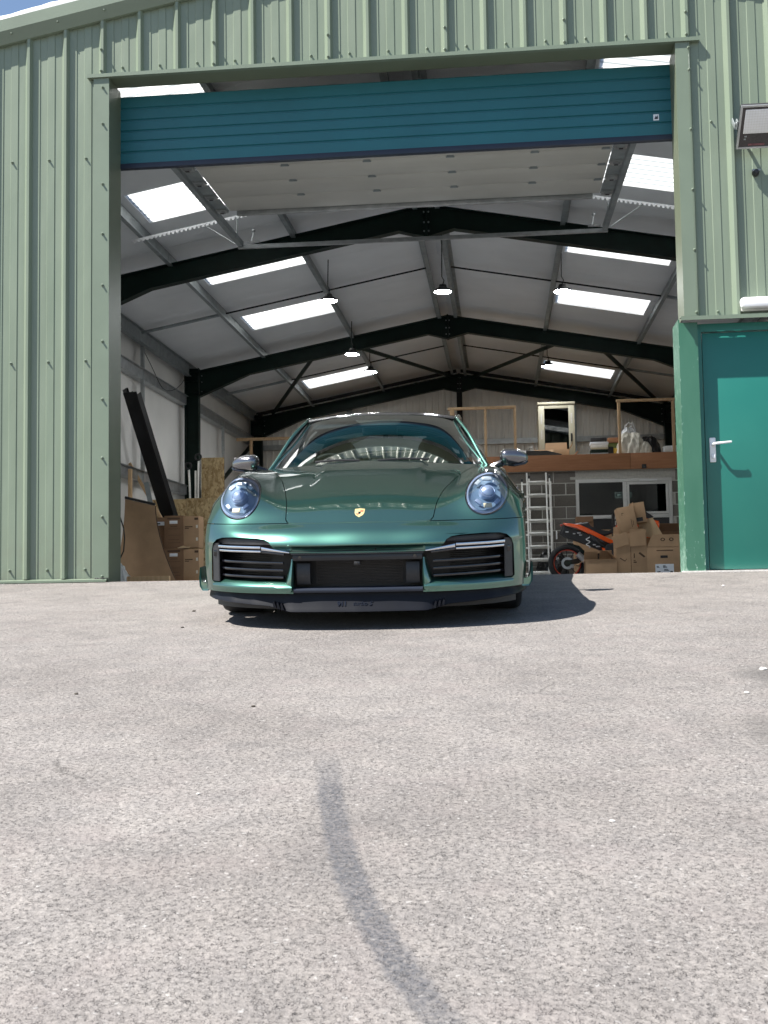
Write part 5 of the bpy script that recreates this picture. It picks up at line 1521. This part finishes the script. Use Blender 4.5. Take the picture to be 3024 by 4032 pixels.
# crest on the bonnet
em = []
shield = [(-.022, .026), (0, .030), (.022, .026), (.0215, .0), (.016, -.016), (0, -.031), (-.016, -.016), (-.0215, .0)]
def shield_mesh(sc_, off, pts=shield):
    mb = MB(); P2 = [(x*sc_, z*sc_) for x, z in pts]
    c_ = front(0, .628, off+.001)
    ring = [front(x, .628+z*.60, off) for x, z in P2]; base = [front(x*1.04, .628+z*.60*1.04, -.001) for x, z in P2]
    n = len(ring)
    mb.add([c_]+ring+base, [(0, 1+i, 1+(i+1) % n) for i in range(n)] + [(1+i, 1+n+i, 1+n+(i+1) % n, 1+(i+1) % n) for i in range(n)])
    return mb
cr_ = obj('crest', shield_mesh(1.25, .004), M['gold'], car, angle=40)
for pts in ([(.003, .020), (.017, .018), (.017, .013), (.003, .015)], [(.003, .011), (.017, .009), (.017, .004), (.003, .006)], [(-.003, -.004), (-.016, -.004), (-.015, -.008), (-.003, -.008)], [(-.003, -.012), (-.012, -.012), (-.009, -.016), (-.003, -.017)]):
    mb = MB(); mb.add([front(x*1.25, .628+z*.75, .0058) for x, z in pts], [(0, 1, 2, 3)])
    obj('crest_stripe', mb, M['red'], cr_, smooth=False)
mb = MB(); mb.add([front(x*1.25, .628+z*.78, .0062) for x, z in [(-.006, .008), (.006, .008), (.005, -.004), (0, -.009), (-.005, -.004)]], [(0, 1, 2, 3, 4)])
obj('crest_centre', mb, M['black_gloss'], cr_, smooth=False)

# ---------------------------------------------------------------- glasshouse
def lerp(a, b, t): return tuple(a[i]+(b[i]-a[i])*t for i in range(3))
def rowcurve(pts, xs):
    px = [p[0] for p in pts]
    W = nspline(len(pts), np.interp(xs, px, range(len(pts))))
    return W @ np.array(pts)
bot = [(-.735, 1.70, .888), (-.60, 1.585, .903), (-.32, 1.475, .917), (0, 1.44, .922), (.32, 1.475, .917), (.60, 1.585, .903), (.735, 1.70, .888)]
topc = [(-.525, 2.155, 1.228), (-.42, 2.12, 1.246), (-.22, 2.09, 1.262), (0, 2.08, 1.268), (.22, 2.09, 1.262), (.42, 2.12, 1.246), (.525, 2.155, 1.228)]
W7 = nspline(7, np.linspace(0, 6, 37))
B_, T_ = W7 @ np.array(bot), W7 @ np.array(topc)
def screen_rows(f0=0, f1=1, n=14, off=0):
    rows = []
    for i in range(37):
        row = []
        for j in range(n+1):
            t_ = f0+(f1-f0)*j/n
            p = B_[i]*(1-t_)+T_[i]*t_
            bulge = .010*4*t_*(1-t_)
            row.append((p[0], p[1]-bulge*.55-off*.55, p[2]+bulge*.8+off*.8))
        rows.append(row)
    return rows
ws = obj('windscreen', MB().grid(screen_rows()), M['screen_glass'], car, angle=80)
obj('screen_band', MB().grid(screen_rows(.93, 1.0, 2, -.004)), M['black'], ws, angle=80)
obj('screen_band', MB().grid(screen_rows(.0, .045, 2, -.004)), M['black'], ws, angle=80)
trap = MB().grid([[ (x*(1-.25*j), float(np.interp(abs(x), [0, .3], [2.012, 2.02]))-j*.065, 1.232-j*.040) for j in (0, 1)] for x in np.linspace(-.17, .17, 9)])
obj('sensor_cover', trap, M['headlining'], ws)
rm = obj('rear_view_mirror', MB().cbox((-.125, 1.965, 1.120), (.125, 1.995, 1.178), .014), M['visor'], ws)
obj('mirror_stem', MB().tube([(0, 1.98, 1.17), (0, 2.0, 1.215)], .012, 8), M['black'], rm)
for s in (-1, 1):
    obj('sun_visor', MB().cbox((-.19, -.012, -.075), (.19, .012, .0), .01, rotm((s*.30, 2.105, 1.225), (R(-52), R(s*4), 0))), M['visor'], ws)
# pillars and roof rails
def sweep(pts, w, h, name, mat):
    rows = []
    for i, p in enumerate(pts):
        p = Vector(p)
        t_ = (Vector(pts[min(i+1, len(pts)-1)])-Vector(pts[max(i-1, 0)])).normalized()
        sx = 1 if p.x > 0 else -1
        out = Vector((sx, 0, .45)); out = (out-t_*out.dot(t_)).normalized(); b = t_.cross(out).normalized()
        rows.append([p+out*(h*math.cos(a))+b*(w*math.sin(a)) for a in [2*math.pi*k/12 for k in range(13)]])
    return obj(name, MB().grid(rows), M[mat], car, angle=60)
RAIL = [(.745, 1.685, .885), (.690, 1.80, .985), (.620, 1.96, 1.125), (.552, 2.12, 1.222), (.540, 2.20, 1.248), (.556, 2.45, 1.268), (.560, 2.75, 1.255), (.552, 3.0, 1.215), (.548, 3.25, 1.15), (.56, 3.5, 1.06), (.60, 3.75, .965)]
wr = nspline(len(RAIL), np.linspace(0, len(RAIL)-1, 41)) @ np.array(RAIL)
for s in (-1, 1):
    sweep([(s*p[0], p[1], p[2]) for p in wr], .011, .011, 'roof_rail', 'paint')
    sweep([(s*(p[0]+.006), p[1]+.045, p[2]-.012) for p in wr[2:30]], .010, .012, 'window_trim', 'black_gloss')
# roof, rear glass, rear deck as one spline net, split by rows
gr = [  # y, centre z, rail x, rail z
    (2.085, 1.270, .520, 1.232), (2.25, 1.296, .540, 1.252), (2.5, 1.305, .550, 1.266), (2.8, 1.292, .552, 1.250), (3.05, 1.262, .545, 1.205), (3.3, 1.205, .540, 1.140), (3.55, 1.125, .545, 1.050), (3.8, 1.030, .58, .955), (4.05, .955, .60, .90), (4.3, .885, .60, .84), (4.48, .78, .56, .74)]
def grow(k):
    y, zc_, xr, z_ = gr[k]
    return [(xr*t_, y+(.045*t_*t_ if k == 0 else 0), zc_+(z_-zc_)*abs(t_)**2.2) for t_ in np.linspace(-1, 1, 17)]
G = np.array([grow(k) for k in range(len(gr))])
tt = np.linspace(0, len(gr)-1, 10*(len(gr)-1)+1)
Gs = np.einsum('ai,ijk->ajk', nspline(len(gr), tt), G)
def gpart(name, a, b, mat): return obj(name, MB().grid([[tuple(p) for p in r] for r in Gs[a:b+1]]), M[mat], car, angle=80)
gpart('roof_panel', 0, 40, 'carbon')
gpart('rear_window', 41, 68, 'rear_glass')
gpart('engine_lid', 69, 100, 'paint')
ceil_ = Gs[2:40].copy(); ceil_[:, :, 2] -= np.linspace(.03, .075, len(ceil_))[:, None]; ceil_[:, :, 0] *= .97
obj('headlining', MB().grid([[tuple(p) for p in r] for r in ceil_]), M['headlining'], car, angle=80)
# side glass
for s in (-1, 1):
    rows = []
    for p in wr[3:37]:
        y = p[1]+.02
        bx = float(np.interp(y, [1.7, 2.0, 2.6, 3.0, 3.5], [.745, .765, .765, .755, .70])); bz = float(np.interp(y, [1.7, 2.4, 3.0, 3.5, 3.8], [.885, .90, .915, .935, .94]))
        q0 = Vector((s*p[0], y, p[2]-.012)); q1 = Vector((s*bx, y, bz))
        rows.append([tuple(q0.lerp(q1, t_)+Vector((s*.02*4*t_*(1-t_), 0, 0))) for t_ in (0, .25, .5, .75, 1)])
    obj('side_window', MB().grid(rows), M['rear_glass'], car, angle=80)
# lower body aft of the front wheel
secs = [(1.43, [(.900, .17), (.905, .42), (.905, .60), (.87, .80), (.745, .880)]), (1.62, [(.880, .17), (.890, .42), (.896, .62), (.862, .815), (.745, .886)]), (2.0, [(.880, .17), (.892, .42), (.898, .63), (.862, .825), (.765, .895)]), (2.5, [(.885, .17), (.90, .42), (.905, .64), (.868, .835), (.760, .905)]), (2.9, [(.90, .17), (.925, .45), (.935, .68), (.90, .86), (.745, .92)]), (3.4, [(.92, .2), (.945, .45), (.95, .72), (.905, .885), (.66, .94)]), (3.9, [(.90, .2), (.935, .45), (.93, .72), (.865, .885), (.575, .93)]), (4.3, [(.82, .25), (.88, .45), (.87, .70), (.78, .82), (.58, .845)]), (4.5, [(.60, .35), (.66, .48), (.64, .66), (.58, .72), (.54, .735)])]
Wy = nspline(len(secs), np.linspace(0, len(secs)-1, 8*(len(secs)-1)+1)); Wz = nspline(5, np.linspace(0, 4, 25))
for s in (-1, 1):
    Q = np.array([[(s*x, y, z) for x, z in pr] for y, pr in secs])
    Q = np.einsum('ai,ijk,bj->abk', Wy, Q, Wz)
    obj('body_side', MB().grid([[tuple(p) for p in r] for r in Q]), M['paint'], car, angle=80)
obj('rear_panel', MB().grid([[(x*f, 4.5-.02*(1-f), z) for f in (-1, -.5, 0, .5, 1)] for x, z in ((.60, .35), (.66, .48), (.64, .66), (.54, .735))]), M['paint'], car)
obj('underbody', MB().box((-.70, .30, .13), (.70, 4.3, .16)).box((-.62, .55, .16), (.62, 1.40, .60)).box((-.86, 1.5, .14), (.86, 2.7, .2)), M['black'], car)  # plain black plates, added unseen to block light under the car
obj('wheel_arch_liner', MB().grid([[(-.60, 1.01+.41*math.cos(a), .34+.41*math.sin(a)), (-.915, 1.01+.41*math.cos(a), .34+.41*math.sin(a))] for a in np.linspace(-.3, math.pi+.3, 20)]), M['black'], car)
obj('wheel_arch_liner', MB().grid([[(.60, 1.01+.41*math.cos(a), .34+.41*math.sin(a)), (.915, 1.01+.41*math.cos(a), .34+.41*math.sin(a))] for a in np.linspace(-.3, math.pi+.3, 20)]), M['black'], car)
# cowl and wiper
obj('cowl', MB().grid([[(x, float(np.interp(abs(x), [0, .32, .60, .735], [1.36, 1.40, 1.50, 1.60])), float(np.interp(abs(x), [0, .32, .60, .735], [.893, .885, .880, .870]))), (x, float(np.interp(abs(x), [0, .32, .60, .735], [1.46, 1.495, 1.60, 1.72])), float(np.interp(abs(x), [0, .32, .60, .735], [.916, .911, .898, .884])))] for x in np.linspace(-.735, .735, 31)]), M['black'], car)
for x0, x1 in ((-.40, -.10), (.02, .36)):
    obj('wiper', MB().tube([(x0, float(np.interp(abs(x0), [0, .32, .60], [1.45, 1.49, 1.59]))-.02, .935), ((x0+x1)/2, 1.45, .944), (x1, 1.45, .938)], .007, 6), M['black'], car)
# wheels
for (wx, wy, wr_, ww) in ((-.792, 1.01, .340, .255), (.792, 1.01, .340, .255), (-.775, 3.46, .362, .315), (.775, 3.46, .362, .315)):
    s = 1 if wx > 0 else -1
    mm = rotm((wx, wy, wr_), (0, R(90)*s, 0))
    h = ww/2
    w_ = obj('wheel', MB().lathe([(.262, -h*.8), (.275, -h), (.31, -h), (wr_-.012, -h*.93), (wr_, -h*.72), (wr_+.001, 0), (wr_, h*.72), (wr_-.012, h*.93), (.31, h), (.275, h), (.262, h*.8)], 48, mm, cap=False), M['rubber'], car, angle=40)
    obj('rim', MB().lathe([(.264, -h*.8), (.235, -h*.5), (.235, h*.6), (.264, h*.86), (.272, h*.9), (.266, h*.8)], 48, mm, cap=False), M['black_gloss'], w_)
    for k in range(10):
        a = 2*math.pi*k/10
        obj('spoke', MB().tube([mm @ Vector((.05*math.cos(a), .05*math.sin(a), h*.65)), mm @ Vector((.16*math.cos(a), .16*math.sin(a), h*.78)), mm @ Vector((.25*math.cos(a), .25*math.sin(a), h*.72))], [.02, .014, .012], 6), M['trim_grey'], w_)
    obj('hub', MB().lathe([(.06, h*.2), (.065, h*.7), (.03, h*.78), (0, h*.78)], 20, mm, cap=False), M['trim_grey'], w_)
# door mirrors
for s in (-1, 1):
    mb = MB(); rows = []
    for i in range(33):
        u = -1+2*i/32                              # inner to outer
        uu = min(abs(u), .999)
        tp = (1-uu**(4.5 if u < 0 else 2.6))**.5
        x = .930+.098*u
        zc_ = .943-.006*u
        row = []
        for k in range(25):
            a = math.pi*k/24                       # bottom, front, top
            ca, sa = math.cos(a), math.sin(a)
            hz = math.copysign(abs(ca)**.75, ca)*.057*tp*(1-.16*max(0, u))
            row.append((s*x, 1.835-(.022+.085*tp*(1-.25*u))*sa**.62-.018*(1-u)*.5, zc_-hz))
        rows.append(row)
    mb.grid(rows)
    dm = obj('door_mirror', mb, M['carbon'], car, angle=60)
    obj('lower_lip', MB().tube([(s*.85, 1.79, .894), (s*.93, 1.745, .886), (s*1.0, 1.76, .897), (s*1.022, 1.79, .912)], [.006, .009, .009, .006], 8), M['black_gloss'], dm)
    obj('mirror_glass', MB().box((min(s*.845, s*1.015), 1.832, .90), (max(s*.845, s*1.015), 1.836, .985)), M['chrome'], dm)
    obj('mirror_arm', MB().tube([(s*.765, 1.82, .868), (s*.80, 1.815, .885), (s*.85, 1.80, .905)], [.028, .024, .026], 10), M['black_gloss'], dm)
# cabin
obj('dashboard', MB().grid([[(x, 1.47+.14*abs(x)**1.5, .880), (x, 1.62, .915-.03*abs(x)), (x, 1.80, .925-.05*abs(x)), (x, 1.90, .90), (x, 1.92, .62)] for x in np.linspace(-.72, .72, 25)]), M['dash'], car, angle=70)
obj('dash_clock', MB().lathe([(.048, 0), (.050, .022), (.042, .036), (.0, .042)], 20, rotm((0, 1.70, .916), (R(8), 0, 0))), M['dash'], car)
sw = obj('steering_wheel', torus(.175, .016, 40, 8, rotm((-.36, 2.02, .83), (R(-22), 0, 0))), M['dash'], car, angle=60)
obj('wheel_boss', MB().lathe([(.06, 0), (.055, .03), (0, .035)], 18, rotm((-.36, 2.02, .83), (R(68), 0, 0))), M['dash'], sw)
for s in (-1, 1):
    seat = MB(); rows = []
    prof_s = [(2.02, .50, .24), (2.30, .46, .25), (2.46, .47, .25), (2.52, .60, .245), (2.585, .80, .23), (2.63, .93, .19), (2.65, 1.00, .135), (2.66, 1.06, .12), (2.675, 1.115, .085), (2.72, 1.13, .05), (2.76, 1.10, .09), (2.76, .95, .19), (2.72, .7, .24), (2.68, .45, .24)]
    for y, z, hw in prof_s:
        rows.append([(s*.37+hw*t_, y-.035*abs(t_)**3*(1 if y < 2.7 else -1), z) for t_ in np.linspace(-1, 1, 13)])
    obj('seat', seat.grid(rows), M['leather'], car, angle=70)
obj('cabin_floor', MB().box((-.80, 1.5, .22), (.80, 3.3, .26)).box((-.80, 3.25, .26), (.80, 3.3, .80)), M['dash'], car)
obj('parcel_shelf', MB().box((-.62, 3.0, .86), (.62, 3.75, .90)), M['dash'], car)
for s in (-1, 1):
    obj('door_card', MB().box((min(s*.74, s*.76), 1.7, .3), (max(s*.74, s*.76), 3.2, .87)), M['dash'], car)
